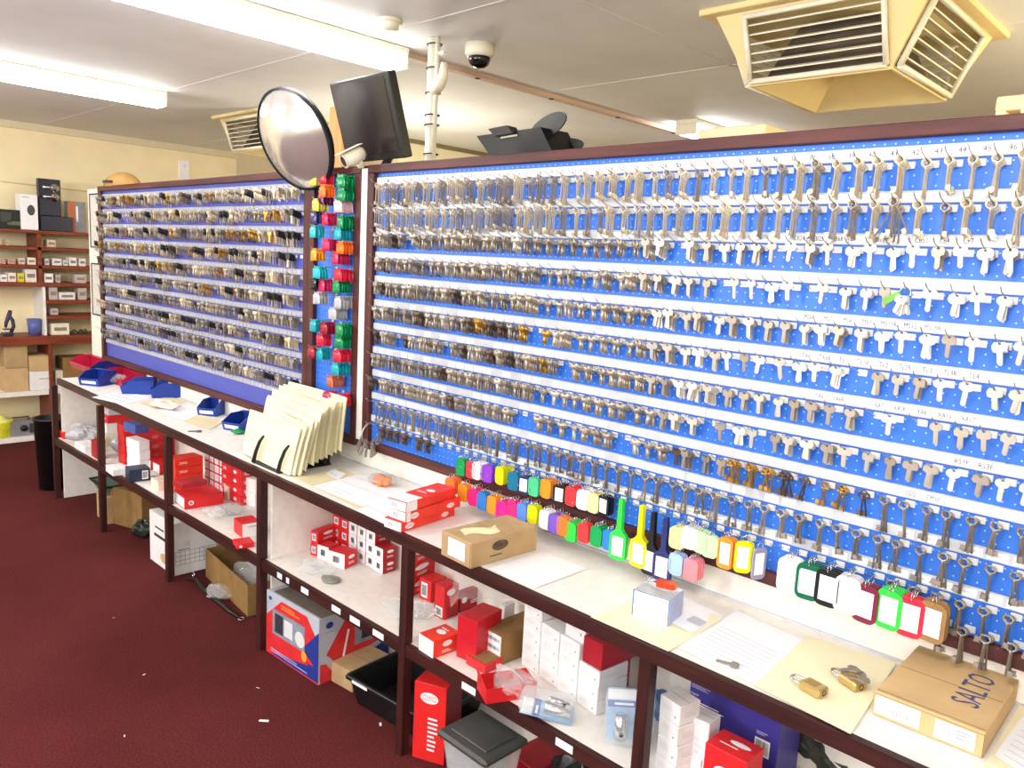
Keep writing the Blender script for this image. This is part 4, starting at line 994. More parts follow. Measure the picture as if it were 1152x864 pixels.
# bay six
fitc('white_carton', '', S, (757, 885), (737, 868), (784, 868), (757, 797), CARD_W, WD, 4, ['plain white carton, %s layer of the stack right of the near post' % ORD[i] for i in range(4)], 'plain white cartons right of the near post', Rw=.07, Lw=.07)
lump('blue_packet', 'blue and grey plastic packet behind the near post', pz(733, 810, S)+Vector((0, .02, 0)), .05, .04, .04, mat('blue grey packet', '5c86b0', .35), 'packet', 19, amp=.3)
A_, B_ = py(777.5, 762, 1.76), py(879, 808, 1.76)
x0, x1, ztp = A_.x, B_.x, (A_.z+B_.z)/2
PURP = mat('purple carton', '3c3488', .4, noise=.06)
carton('product_box', 'large purple box with white print and barcode, on the lower shelf by the near end', 'box', ((x0+x1)/2, 1.76+.065, S), 0, x1-x0, .13, ztp-S, PURP,
       [('front', 'lines', -.36, .93, .24, .1, mat('lilac print', 'b4b0dc', .7), 5), ('front', 'text', -.44, .80, .09, .035, PAPER, 'Digital'), ('front', 'lines', -.24, .68, .46, .09, PAPER, 3), ('front', 'lines', -.33, .54, .26, .14, mat('lilac print', 'b4b0dc', .7), 6), ('front', 'rect', .34, .52, .16, .22, PAPER), ('front', 'bars', .34, .52, .13, .17, INK), ('front', 'lines', .34, .70, .14, .05, mat('lilac print', 'b4b0dc', .7), 2)])
carton('lock_carton', 'red carton with white ovals in front of the purple box', 'carton', (-.784, 1.648, S), 0, .108, .085, .152, RED, OV('front', .0, .62, .5, .24)+[('front', 'lines', 0, .3, .5, .08, PAPER, 1), ('top', 'oval', .1, .6, .5, .22, PAPER), ('top', 'lines', 0, .35, .6, .1, PAPER, 1)])
carton('white_carton', 'white carton standing left of the red one before the purple box', 'carton', (-.884, 1.68, S), .05, .055, .06, .17, CARD_W, WD)
carton('white_carton', 'white carton lying right of the red one at the near bay front', 'carton', (-.66, 1.625, S), .12, .11, .085, .105, CARD_W, WD)
lump('plastic_bag', 'clear bag with dark contents right of the purple box', pz(912, 868, S)+Vector((0, .05, 0)), .09, .07, .055, clear('dark clear bag', '50544c', .55), 'bag', 22, amp=.3)
# bay three
R3 = 'red cartons in the third shelf bay'
fitc('lock_carton', 'flat red carton with white end, lying frontmost in the third shelf bay', S, (208, 573.5), (196, 564), (249, 565), (208, 560), RED, [('front', 'rect', 0, .5, .9, .8, PAPER), ('right', 'oval', -.34, .5, .14, .4, PAPER), ('right', 'oval', -.34, .5, .1, .26, RED)], group=R3)
fitc('lock_carton', '', S, (197, 556), (187, 551), (226, 549), (197, 518), ORED, [('right', 'lines', -.2, .5, .3, .3, PAPER, 2)], 4, ['orange-red carton, %s layer of the stack behind the third shelf post' % ORD[i] for i in range(4)], 'orange-red cartons behind the third shelf post')
fitc('lock_carton', '', S+.147, (205, 545), (194, 540), (229, 538), None, DRED, (), 1, ['flat dark red carton on top of the orange-red stack'], None, zt=S+.147+.025)
B = pz(252, 556, S)
for j in range(4):
    for k in range((4, 5, 4, 4)[j]):
        carton('lock_carton', 'white-faced red-edged carton, third bay, column %d from its right, %s layer' % (j+1, ORD[k]), 'carton', (B.x-.057*j-.028, B.y+.035, S+k*.0456), random.uniform(-.02, .02), .054, .066, .0448, RED, [('front', 'rect', 0, .5, .82, .82, PAPER), ('front', 'rect', 0, .5, .3, .3, TAGW)]+SIDEL, 'white-faced cartons in the third shelf bay')
fitc('white_carton', 'pale cream carton lying right of the white-faced cartons in the third bay', S, (256, 563), (252, 561), (274, 555), (256, 548), OFFW)
for k in range(5):
    carton('lock_carton', 'red carton with white lines, %s layer at the right of the third bay' % ORD[k], 'carton', (B.x+.125+random.uniform(-.004, .004), 1.855, S+k*.0456), random.uniform(-.03, .03), .20, .11, .0448, RED, [('front', 'lines', -.3, .5, .2, .4, PAPER, 2), ('front', 'oval', .2, .5, .16, .4, PAPER), ('right', 'lines', -.2, .5, .3, .4, PAPER, 2)], 'red cartons at the right of the third bay')
fitc('white_carton', '', S, (287, 571), (274, 567), (293, 568), (287, 540), CARD_W, (), 2, ['white carton standing lower beside the white divider, third bay', 'white carton standing upper beside the white divider, third bay'], 'white cartons beside the divider')
lump('plastic_bag', 'clear bag of bright metal parts lying before the flat red carton', pz(242, 581, S), .06, .045, .022, CLEARG, 'bag', 31, amp=.35)
lump('plastic_bag', 'loose clear bag between the red cartons and white box in the third bay', pz(262, 578, S), .07, .045, .025, CLEAR, 'bag', 32, amp=.35)
fitc('small_carton', 'white and red carton with a dark slot at the third bay front', S, (272.6, 606), (263, 598), (292, 601), (273, 590), RED, [('right', 'rect', 0, .5, 1, 1, CARD_W), ('right', 'rect', .1, .76, .6, .08, INK)])
fitc('small_carton', 'tiny flat red carton at the very edge of the shelf beside the white divider', S, (267, 618.5), (262, 612), (284, 613), (267, 612.5), RED, OV('right', -.3, .5, .2, .5, PAPER, False))
# bay two
fitc('lock_carton', '', S, (140, 523), (133, 519), (187, 510), (140, 479), RED, [('right', 'lines', -.4, .5, .12, .4, PAPER, 2), ('right', 'oval', .1, .5, .14, .4, mat('faded oval print', 'e87070', .6))], 4, ['red carton, %s layer of the long stack in the second shelf bay' % ORD[i] for i in range(4)], 'red cartons in the second shelf bay')
fitc('white_carton', '', S, (157, 530), (143, 524), (166, 525), (157, 497), CARD_W, (), 3, ['cream white carton, %s layer of the small stack before red cartons' % ORD[i] for i in range(3)], 'cream white cartons in the second shelf bay', Rw=.06)
fitc('small_carton', 'navy carton with square barcode at the front of the second shelf bay', S, (146, 543), (141, 538), (169, 540), (146, 529), mat('navy carton', '1e3048', .4), [('right', 'rect', .25, .5, .3, .7, PAPER), ('right', 'bars', .25, .5, .24, .5, INK)])
for i, (x, y) in enumerate(((170, 529), (180, 534), (178, 552))):
    fitc('small_carton', ['small white and red carton left of the third post, upper', 'small white and red carton left of the third post, middle', 'pale greenish carton lying at the shelf front by the third post'][i], S, (x, y), (x-8, y-4), (x+9, y-5), (x, y-11), RED if i < 2 else OFFW, [('front', 'rect', 0, .5, .9, .9, PAPER)] if i < 2 else [])
fitc('small_carton', 'flat white carton at the front of the second shelf bay beside the post', S, (127, 536), (119, 530), (141, 531), (127, 529), CARD_W)
zz = S+.20
# bay one
P, rz, w, d, h = fit3(S, (102, 503), (92, 496), (134, 492), (102, 446))
zz = S
for k, (hh_, m_, nm_) in enumerate(((.075, OFFW, 'pale'), (.06, CARD_W, 'white'), (.05, RED, 'red'), (.04, mat('pale grey carton', 'c4c6cc', .5), 'grey'), (.055, RED, 'red'))):
    carton('small_carton', '%s carton, %s layer of the mixed stack in the farthest shelf bay' % (nm_, ORD[k]), 'carton', Vector((P.x+.01, 1.80+.006*k, zz)), rz*.2, .17, .18, hh_, m_, [('front', 'oval', -.3, .5, .25, .5, PAPER), ('front', 'lines', .2, .5, .3, .4, PAPER, 1)] if m_ is RED else [('front', 'lines', .1, .5, .4, .3, TAGW, 1)], 'mixed cartons in the farthest shelf bay'); zz += hh_+.0008
fitc('product_box', 'blue carton at the back of the second shelf bay above the red stack', S+.255, (152, 478), (139, 474), (160, 475), None, mat('mid blue carton', '44589c', .45), cat='carton', zt=S+.255+.05, Rw=.08)
lump('plastic_bag', 'grey plastic-wrapped parcel in the farthest shelf bay', pz(89, 497, S)+Vector((.0, .02, 0)), .12, .09, .055, mat('grey film parcel', 'b8b8bc', .35, noise=.15), 'parcel', 41, amp=.2)
lump('plastic_bag', 'silver wrapped parcel right of the second shelf post', pz(128, 512, S)+Vector((.0, .06, 0)), .08, .06, .06, mat('silver film parcel', 'a8acb8', .3, noise=.2), 'parcel', 42, amp=.2)
lump('yellow_packet', 'small yellow packet beside the second shelf post', pz(108, 504, S)+Vector((0, .03, 0)), .025, .025, .035, PK['yellow'], 'packet', 43, amp=.1)
fitc('small_carton', 'narrow red carton standing left of the second shelf post', S, (109, 517), (103, 513), (113, 513), (109, 498), DRED)
fitc('white_carton', 'flat white carton leaning at the front of the farthest shelf bay', S, (96, 511), (84, 504), (104, 504), (96, 503), CARD_W)
fitc('small_carton', 'flat red packet at the far end of the lower shelf', S, (71, 494), (66, 491), (78, 488), (71, 487), RED)

# ------------------------------------------------------------------ goods on the floor
F = .0012
fitc('product_box', '', F, (358, 771), (299.6, 731.7), (437, 738), (354.8, 697), mat('grey product carton', 'b8bcc8', .4, noise=.04), [
    ('front', 'poly', 0, .5, 1, 1, mat('red panel print', 'd83034', .4), [(-.5, -.5), (.5, -.5), (.5, .12), (.28, .44), (-.2, .44), (-.5, .1)], 0, .0002),
    ('front', 'poly', 0, .5, 1, 1, mat('blue panel print', '26388c', .4), [(-.42, -.48), (.5, -.48), (.5, .30), (.2, -.1), (.32, -.30)], 0, .0004),
    ('front', 'poly', .0, .5, 1, 1, mat('red panel print', 'd83034', .4), [(.42, -.26), (-.46, -.26), (-.46, .0), (.1, .0)], 0, .0006),
    ('front', 'rect', -.06, .56, .62, .40, mat('grey photo print', '8c90a0', .4), '', 0, .0009), ('front', 'rect', -.24, .56, .16, .30, INK, '', 0, .0012), ('front', 'rect', -.06, .56, .16, .26, TAGW, '', 0, .0012), ('front', 'oval', .16, .52, .18, .24, TAGW, '', 0, .0012),
    ('front', 'oval', .24, .30, .10, .16, mat('amber print', 'f0a030', .5), '', 0, .0015), ('front', 'lines', 0, .86, .4, .08, mat('amber print', 'f0a030', .5), 2, 0, .0012), ('front', 'lines', .0, .09, .8, .07, mat('lilac print', 'b4b0dc', .7), 2, 0, .0012), ('front', 'oval', -.42, .9, .06, .06, mat('blue panel print', '26388c', .4)),
    ('right', 'poly', 0, .5, 1, 1, mat('red panel print', 'd83034', .4), [(-.4, -.08), (-.22, -.32), (.5, -.12), (.5, .30), (.1, .42), (-.12, .42)], 0, .0002), ('right', 'poly', 0, .5, 1, 1, mat('blue panel print', '26388c', .4), [(-.5, -.5), (.5, -.5), (.5, -.2), (.1, -.32), (-.3, -.44)], 0, .0003),
    ('right', 'poly', 0, .5, 1, 1, mat('red panel print', 'd83034', .4), [(-.48, -.5), (-.25, -.5), (-.4, -.22), (-.48, -.2)], 0, .0006),
    ('top', 'rect', .05, .5, .9, .94, mat('dusty carton top', '6c6056', .8)), ('right', 'rect', .22, .62, .46, .44, mat('grey photo print', '8c90a0', .4), '', 0, .0008), ('right', 'rect', .16, .62, .14, .32, INK, '', 0, .0012), ('right', 'oval', .32, .62, .12, .22, TAGW, '', 0, .0012), ('right', 'oval', -.36, .86, .1, .10, mat('blue panel print', '26388c', .4)), ('right', 'lines', -.36, .76, .14, .03, INKL, 1), ('right', 'rect', -.14, .45, .03, .5, PAPER, '', -12, .001)],
    1, ['big red, blue and grey product box standing on the floor under the counter'], cat='box')
fitc('cardboard_box', 'small brown cardboard box on the floor beside the black crate', F, (396.5, 779.6), (372.5, 766), (427, 752), (396.5, 757), KRAFT, cat='box')
# black crate
P0, rz, w, d, h = fit3(F, (476, 842), (394, 792), (540, 800), (472.5, 800))
w = .42; d = .30; h = .115
P = pz(434, 817, F); P = Vector((P.x, P.y, F)); rz = math.atan2(*(reversed((pz(476, 842, F)-pz(394, 792, F)).xy)))
nv = Vector((-math.sin(rz), math.cos(rz), 0)); P = P+nv*d/2
o = empty('plastic_crate', 'empty black plastic crate on the floor beside the red carton', 'crate', P, rz)
b = MB(); t = .006
def tub(b, w, d, h, m, tp=.03, t=.006):
    a = (w/2-tp, d/2-tp); c2 = (w/2, d/2)
    b.box(-a[0], a[0], -a[1], a[1], 0, t, m)
    o_ = [(-a[0], -a[1], 0), (a[0], -a[1], 0), (a[0], a[1], 0), (-a[0], a[1], 0), (-c2[0], -c2[1], h), (c2[0], -c2[1], h), (c2[0], c2[1], h), (-c2[0], c2[1], h)]
    i_ = [(x-t*(1 if x > 0 else -1), y-t*(1 if y > 0 else -1), z+(t if z == 0 else 0)) for x, y, z in o_]
    fs = []
    for k in range(4):
        n = (k+1) % 4; fs += [(k, n, n+4, k+4), (8+n, 8+k, 12+k, 12+n), (k+4, n+4, n+12, k+12)]
    b.add(o_+i_, fs, m)
tub(b, w, d, h, BLACK, .025)
b.build('crate_body', o)
b = MB()
for s_ in (-1, 1):
    b.box(-w/2-.008, w/2+.008, s_*(d/2+.004)-.008, s_*(d/2+.004)+.008, h-.014, h+.003, BLACK, ch=.003); b.box(s_*(w/2+.004)-.008, s_*(w/2+.004)+.008, -d/2, d/2, h-.014, h+.0028, BLACK, ch=.003)
b.build('crate_rim', o)
b = MB(); b.box(-w*.42, -w*.22, -d/2-.0135, -d/2-.0125, h-.013, h-.002, LABEL); q = b.build('crate_label', o); q['label'] = 'white label strip'
# red carton standing on the floor
fitc('lock_carton', 'tall red carton with white oval standing on the floor behind the post', F, (499, 862), (463.5, 851), (523, 841), (500, 775), mat('signal red carton', 'e02828', .4, noise=.05), OV('front', -.02, .82, .56, .14, PAPER)+[('front', 'lines', .12, .36, .32, .46, PAPER, 8), ('right', 'rect', .0, .5, 1, 1, mat('wine red carton', '8c1428', .45))])
# lidded tub
pc = [pz(x, y, .30) for x, y in ((489.8, 818.5), (545, 857), (601, 833), (538, 793))]
cen = sum(pc, Vector())/4; ux = (pc[1]-pc[0]); w = ux.length; rz = math.atan2(ux.y, ux.x); d = (pc[3]-pc[0]).length
o = empty('storage_tub', 'clear storage tub with dark grey lid on the floor at the near end', 'tub', (cen.x, cen.y, F), rz)
b = MB(); tub(b, w-.03, d-.03, .275, CLEARG, .03, .003); b.build('tub_body', o)
b = MB(); b.box(-w/2+.045, w/2-.045, -d/2+.045, d/2-.045, .004, .17, mat('murky contents', '6a685c', .8, noise=.3, scale=15), ch=.02); q = b.build('tub_contents', o)
b = MB(); b.box(-w/2, w/2, -d/2, d/2, .272, .296, DGREY, ch=.008); b.box(-w/2+.03, w/2-.03, -d/2+.03, d/2-.03, .296, .302, DGREY, ch=.005); q = b.build('tub_lid', o); q['label'] = 'dark grey lid'
lump('bin_bag', 'dark crumpled plastic bag on the floor at the near end beside the lidded tub', pz(655, 912, F)+Vector((.03, -.02, 0)), .13, .10, .10, mat('dark plastic film', '2c302e', .25, noise=.2), 'bag', 51, amp=.25)
fitc('lock_carton', 'long red carton on the floor behind the lidded tub', F, (600, 905), (570, 880), (640, 880), (600, 868), DRED)
# archive box
fitc('archive_box', 'white archive box with printed grid standing on the floor under the counter', F, (195.6, 648.5), (169, 628.5), (242, 637), (193.7, 590), CARD_W,
     [('right', 'rect', 0, .02+.085*i, .92, .006, INK) for i in range(2, 6)]+[('right', 'rect', -.46+.115*i, .32, .006, .26, INK) for i in range(9)]+[('right', 'rect', -.2, .58, .16, .12, TAGW), ('right', 'lines', -.2, .48, .4, .03, INK, 1), ('front', 'lines', 0, .74, .5, .08, INK, 1), ('front', 'rect', 0, .58, .6, .06, INK), ('right', 'rect', .1, .93, .3, .05, INKL), ('front', 'oval', .1, .2, .3, .2, KRAFTL)], cat='box')
# open cardboard box with plastic in it
P, rz, w, d, h = fit3(F, (291, 690.6), (243, 646), (310, 672), (291, 648)); w = min(w, .55)
h = .15; d = .24
o = empty('cardboard_box', 'open brown cardboard box of plastic wrap on the floor beside the white panel', 'box', P+Vector((0, 0, 0)), rz)
b = MB(); t = .004
b.box(-w/2, w/2, -d/2, d/2, 0, t, KRAFTD).box(-w/2, w/2, -d/2, -d/2+t, t, h, KRAFTD).box(-w/2, w/2, d/2-t, d/2, t, h, KRAFTD).box(-w/2, -w/2+t, -d/2+t, d/2-t, t, h, KRAFTD).box(w/2-t, w/2, -d/2+t, d/2-t, t, h, KRAFTD)
b.build('box_body', o)
lump('plastic_wrap', 'crumpled bluish clear plastic filling the open cardboard box on the floor', P+Vector((.06, 0, .01)), w*.28, d*.36, .075, CLEARG, 'plastic wrap', 55, amp=.2)
fitc('cardboard_box', 'large brown cardboard box on the floor between second and third posts', F, (160, 598), (124, 588), (192, 585), (160, 556), KRAFTD, [('right', 'rect', .3, .8, .3, .3, LABEL)], cat='box', Lw=.27, Rw=.22)
P, rz, w, d, h = fitc('cardboard_box', 'brown cardboard box under the green-grey tray left of the second post', F, (121, 590), (100, 573), (142, 578), (121, 560), KRAFT, cat='box', Lw=.19, Rw=.19)
o = empty('plastic_crate', 'green-grey plastic tray with black rim resting on the farthest cardboard box', 'tray', P+Vector((-.03, 0, h+.002)), rz)
b = MB(); tub(b, .25, .22, .06, mat('grey green plastic', '6c8c7c', .45), .03, .004); b.build('tray_body', o)
b = MB()
for s_ in (-1, 1): b.box(-.13, .13, s_*.11-.006, s_*.11+.006, .053, .065, BLACK, ch=.002); b.box(s_*.125-.006, s_*.125+.006, -.11, .11, .053, .0648, BLACK, ch=.002)
b.build('tray_rim', o)
lump('bin_bag', 'dark crumpled packet on the floor left of the white archive box', pz(160, 604, F), .06, .05, .05, mat('dark plastic film', '2c302e', .25, noise=.2), 'bag', 58, amp=.25)
lump('plastic_bag', 'crumpled clear packet on the dark bag left of the white archive box', pz(154, 592, F)+Vector((0, .05, .0)), .06, .05, .07, mat('grey film parcel', 'b8b8bc', .35, noise=.15), 'bag', 59, amp=.3)
# wrapped strap tool lying on the carpet
Pm = pz(250, 674, F)
o = empty('wrapped_tool', 'black strap tool wrapped in clear plastic lying on the carpet', 'tool', Pm)
rel = lambda x, y, z: pz(x, y, F)-Pm+Vector((0, -.02, z))
b = MB(); b.tube([rel(216, 652, .008), rel(224, 655, .02), rel(233, 664, .012), rel(246, 675, .012), rel(262, 688, .010), rel(274, 695, .008)], [.006, .009, .011, .012, .010, .006], BLACK, 8); b.build('tool_body', o)
q = lump('film_wrap', '', (0, 0, 0), .085, .06, .028, CLEARG, 'x', 60, amp=.2); q.parent = o; del q['category']; q['label'] = 'clear plastic wrapping'; q.location = rel(252, 670, 0)
for rr in ((222, 650, .022, 'y'), (276, 696, .006, 'z')): q = MB().ring(rel(*rr[:3]), .013, .003, CHROME, rr[3], 12, 6).build('end_ring', o); q['label'] = 'bright metal ring'
for i, (x, y, s_) in enumerate(((297, 811, .018), (162, 759, .006), (140, 828, .006), (290, 774, .007), (128, 695, .005), (428, 815, .012))):
    Pp = pz(x, y, .0008); b = MB(); b.poly([(-s_, -s_*.3, 0), (s_, -s_*.35, .001), (s_*.9, s_*.35, .0014), (-s_, s_*.3, .0005)], PAPER)
    tag(b.build('paper_scrap', None, Pp, (0, 0, .7+i)), ['white paper scrap on the open carpet, largest of the scraps', 'tiny white scrap on the carpet near the picture middle left', 'tiny white scrap on the carpet at the lower left', 'tiny white scrap on the carpet before the product box', 'tiny white scrap on the carpet left of the wrapped tool', 'small pale scrap on the carpet before the black crate'][i], 'paper scrap', 'paper scraps on the carpet')
# waste bin at the far end
Pw = pz(51, 548, F)
o = empty('waste_bin', 'tall round black waste bin on the floor beyond the far end of the counter', 'bin', pz(61, 548, F))
b = MB(); hb = .47; b.lathe([(0, .0), (.088, 0), (.108, hb), (.113, hb), (.113, hb+.012), (.102, hb+.012), (.082, .01), (0, .01)], BLACK, 28); b.build('bin_body', o)
# ------------------------------------------------------------------ shelves on the far wall
XF, XB = -7.2, -7.499
yl, yr = .7, 2.62
unit = empty('shelf_unit', 'red-brown timber shelf unit along the far cream wall', 'shelf unit', (-7.35, 1.7, 0))
def upart(nm, q, m, lab=None): part(MB().box(*q, m, ch=.002), nm, unit, lab)
for z0, z1 in ((1.69, 1.716), (1.56, 1.586), (1.412, 1.44), (1.268, 1.30)): upart('shelf_board', (XB, XF, yl, yr, z0, z1), SHWOOD)
upart('desk_board', (XB, XF+.03, yl, yr, .80, .87), SHWOOD)
upart('lower_shelf', (XB, XF, yl, 1.97, .38, .42), WHITE, 'pale lower shelf board'); upart('lower_shelf', (XB, XF, 2.02, yr, .38, .42), WHITE, 'pale lower shelf board')
upart('bottom_board', (XB, XF, yl, yr, .004, .04), WHITE, 'pale bottom board')
upart('upright', (XB, XF, 1.925, 1.955, 1.3005, 1.6895), SHWOOD); upart('upright', (XB, XF, 1.975, 2.005, .0405, .7995), SHWOOD)
upart('divider_panel', (XB, XF-.01, 1.955, 1.975, .8705, 1.2675), WHITE, 'white divider panel')
for z in (1.13, 1.005): upart('small_shelf', (XB, XF, 1.9755, yr, z, z+.03), SHWOOD)
def onshelf(name, label, x0, x1, ytop, z, m, cat, dl=(), group=None, dx=.14, dep=.05):
    A = px(x0, 300, XF-dep); Bq = px(x1, 300, XF-dep); w = Bq.y-A.y; cy = (A.y+Bq.y)/2
    h = height_at(Vector((XF-dep, cy, z)), ytop)
    return carton(name, label, cat, (XF-dep-dx/2, cy, z+.001), PI/2, w, dx, max(.01, h), m, dl, group, flap=False)
onshelf('display_box', 'low black box with picture, leftmost on top of the shelf unit', 0, 30, 236, 1.717, BLACK, 'box', [('front', 'rect', -.2, .6, .4, .5, DGREY), ('front', 'rect', .1, .3, .5, .2, mat('dull green print', '5a6a48', .6))])
onshelf('display_box', 'upright white box with a dark round picture on top of the shelf unit', 26, 45, 219, 1.717, PAPER, 'box', [('front', 'oval', .1, .56, .46, .3, mat('dark photo print', '4a4850', .6)), ('front', 'lines', -.1, .92, .6, .03, INK, 1)], dep=.03)
P = px(60, 257, XF-.08)
o = empty('lock_display', 'black display stand with two chrome door levers on the shelf unit top', 'display stand', (XF-.08, P.y, 1.7175), PI/2)
z_ = height_at(Vector((XF-.08, P.y, 1.717)), 202)
NV = mat('dark navy plastic', '12142c', .35)
MB().box(-.105, .125, -.07, .06, 0, .12, NV, ch=.004).build('stand_base', o); MB().box(-.105, .055, -.03, .03, .1205, z_, NV, ch=.004).build('stand_column', o)
for zz in (.26*z_/.4, .83*z_): 
    b = MB(); b.lathe([(0, .0), (.034, 0), (.034, .012), (0, .02)], CHROME, 16, T(.01, -.0305, zz) @ RX(PI/2)); b.tube([(.01, -.05, zz), (.01, -.075, zz), (-.02, -.08, zz), (-.09, -.08, zz)], .010, CHROME, 8); q = b.build('lever_handle', o); q['label'] = 'chrome door lever'
onshelf('display_box', 'orange and grey box right of the black lock display', 79, 98, 227, 1.717, mat('grey blue box', '8c8a90', .6), 'box', [('front', 'rect', -.32, .5, .36, 1, mat('orange box print', 'c06a34', .6)), ('front', 'rect', .0, .6, .12, .5, PAPER)], dx=.10)
GS = 'small boxes on the far shelf unit'
row = [(0, 7, 293, 1.441, 'c8a08c'), (9, 18, 292, 1.441, 'c09a84'), (21, 29, 290, 1.441, 'cdb8a4'), (31, 41, 290, 1.441, 'e8dccc'), (50, 56, 291, 1.441, 'c8c0b8'), (59, 70, 291, 1.441, 'e4e0dc'), (71, 77, 293, 1.441, 'dcd8d4'), (78, 87, 290, 1.441, 'eae6e2'), (89, 97, 291, 1.441, 'eae6e2'),
       (0, 8, 309, 1.301, 'ece8e4'), (8.5, 18, 307, 1.301, 'e8d4cc'), (19, 27, 307.5, 1.301, 'd8c838'), (28, 41, 303, 1.301, 'e4e0d8'), (49, 60, 308, 1.301, 'f0ece6'), (62, 68, 309, 1.301, 'b8a898'), (84, 97, 309, 1.301, 'c8b8ac'), (54, 64, 270, 1.587, 'd8bc9c'), (7, 12, 270, 1.587, 'c4a488'),
       (54, 64, 323, 1.161, 'bcb0a8'), (65, 84, 329, 1.161, 'e0dcd8'), (87, 97, 324, 1.161, 'c0b4ac'), (55, 64, 347, 1.036, 'b8aca8'), (55, 76, 364, .871, 'e8e0cc')]
cn = {}
for i, (x0, x1, yt, z, c) in enumerate(row):
    nm = {1.441: 'second board from the top', 1.301: 'fourth board from the top', 1.587: 'upper open board', 1.161: 'upper short shelf', 1.036: 'lower short shelf', .871: 'desk board'}[z]
    nm = nm.replace('second board', 'third board') if z == 1.441 else nm
    cn[z] = cn.get(z, 0)+1
    onshelf('small_box', 'small pale box, %s from the left on the %s, far unit' % (ORD[cn[z]-1], nm) if c != 'd8c838' else 'small yellow box on the fourth board of the far shelf unit', x0+.3, x1-.3, yt, z, mat('small box '+c, c, .7), 'box', [('front', 'rect', 0, .5, .7, .3, mat('box print', '8c7c74', .7))], GS, dx=.10, dep=.02)
for xa, xb, yl_, yu_, ml, mu, ll, lu, dk in ((0, 27, 413, 386, KRAFTL, KRAFT, 'brown cardboard carton, lower of two at the left under the desk', 'brown cardboard carton, upper of two at the left under the desk', 0),
                                              (28, 53, 418, 400, CARD_W, KRAFTL, 'white carton with a dark slot, lower of two beside the timber upright', 'brown cardboard carton, upper of two beside the timber upright', 1)):
    q = onshelf('storage_carton', ll, xa, xb, yl_, .421, ml, 'carton', [('front', 'rect', .2, .6, .5, .05, INKL)] if dk else [('front', 'rect', 0, .96, .96, .03, KRAFTD)], 'storage cartons under the far desk', dx=.22, dep=.01)
    zt_ = .421+max(v.co.z for v in q.data.vertices)+.0015
    onshelf('storage_carton', lu, xa, xb, yu_, zt_, mu, 'carton', [('front', 'rect', 0, .96, .96, .03, KRAFTD)], 'storage cartons under the far desk', dx=.22, dep=.01)
onshelf('storage_carton', 'brown carton with torn top right of the timber upright, under the far desk', 67, 100, 402, .421, KRAFTD, 'carton', (), None, dx=.2)
onshelf('storage_carton', 'pale box left of the torn brown carton under the far desk', 58, 66.5, 417, .421, OFFW, 'carton', (), None, dx=.2)
lump('dark_bag', 'dark folded bag lying on the upper brown carton under the far desk', (XF-.13, px(40, 300, XF).y, .665), .07, .13, .02, DGREY, 'bag', 70, amp=.15)
# microscope and glass on the desk
P = px(9, 371, XF-.08); o = empty('microscope', 'small dark microscope standing on the far desk', 'microscope', (XF-.1, P.y, .871))
MS = mat('dark blue grey metal', '34304c', .4)
MB().box(-.05, .05, -.035, .035, 0, .022, MS, ch=.006).build('microscope_base', o)
MB().tube([(0, .025, .022), (0, .045, .07), (0, .04, .12), (0, .02, .15)], .014, MS, 8).build('microscope_arm', o)
MB().tube([(0, -.012, .06), (0, -.006, .10), (0, .02, .17), (0, .028, .20)], [.008, .014, .017, .013], MS, 10).build('eyepiece_tube', o)
MB().box(-.03, .03, -.03, .03, .045, .053, MS, ch=.002).build('microscope_stage', o)
P = px(40, 372, XF-.06)
b = MB(); b.lathe([(0, 0), (.042, 0), (.055, .13), (.051, .13), (.04, .006), (0, .006)], mat('blue tinted glass', '5c64a0', .15, noise=.04), 18); tag(b.build('blue_tumbler', None, (XF-.09, P.y, .871)), 'blue tumbler standing beside the white divider on the far desk', 'tumbler')
for i, x in enumerate((83, 91, 96)):
    P = px(x, 372, XF-.04); b = MB(); b.ring((0, 0, .022), .016, .006, DGREY, 'x', 12, 6); tag(b.build('dark_ring', None, (XF-.04, P.y, .871), (0, 0, .3*i)), 'small dark ring, %s of three on the far desk near the key board' % ['leftmost', 'middle', 'rightmost'][i], 'ring', 'small dark rings on the far desk')
# floor level under the desk
P = px(4, 497, XF-.1); YT = mat('yellow tub plastic', 'd8d428', .4)
o = empty('yellow_tub', 'yellow plastic tub with pale lid on the bottom board of the far unit', 'tub', (XF-.12, P.y-.01, .041))
MB().lathe([(0, 0), (.075, 0), (.085, .12), (.085, .13), (0, .13)], YT, 20).build('tub_body', o); MB().lathe([(.088, .125), (.088, .145), (.03, .155), (.03, .175), (0, .175)], mat('pale yellow lid', 'e8e07c', .4), 20).build('tub_lid', o)
A = px(11, 490, XF-.06); Bq = px(43, 490, XF-.06); w = Bq.y-A.y
o = empty('key_machine', 'grey metal machine with a round dark dial on the bottom board of the far unit', 'machine', (XF-.15, (A.y+Bq.y)/2, .041), PI/2)
MB().box(-w/2, w/2, -.09, .09, 0, .115, mat('grey hammered metal', '8e9094', .4, .3), ch=.006).build('machine_body', o)
b = MB(); b.lathe([(0, .0), (.026, 0), (.026, .02), (.018, .028), (0, .028)], BLACK, 16, T(.0, -.091, .065) @ RX(PI/2)); b.build('dial_knob', o)
MB().box(w/2-.06, w/2-.02, -.095, -.09, .02, .10, DGREY, ch=.001).build('side_plate', o)
MB().tube([(-.06, 0, .115), (-.06, 0, .14), (.06, 0, .14), (.06, 0, .115)], .006, BLACK, 6).build('carry_handle', o)
P = px(207, 191, -7.5); b = MB(); b.box(0, .012, -.05, .05, -.085, .085, PAPER, ch=.003).box(.012, .014, -.008, .008, .03, .036, INKL); tag(b.build('wall_plate', None, (-7.4995, P.y, P.z)), 'white rectangular plate fixed on the far cream wall above the board', 'wall plate')
P = px(0, 203, -7.46)
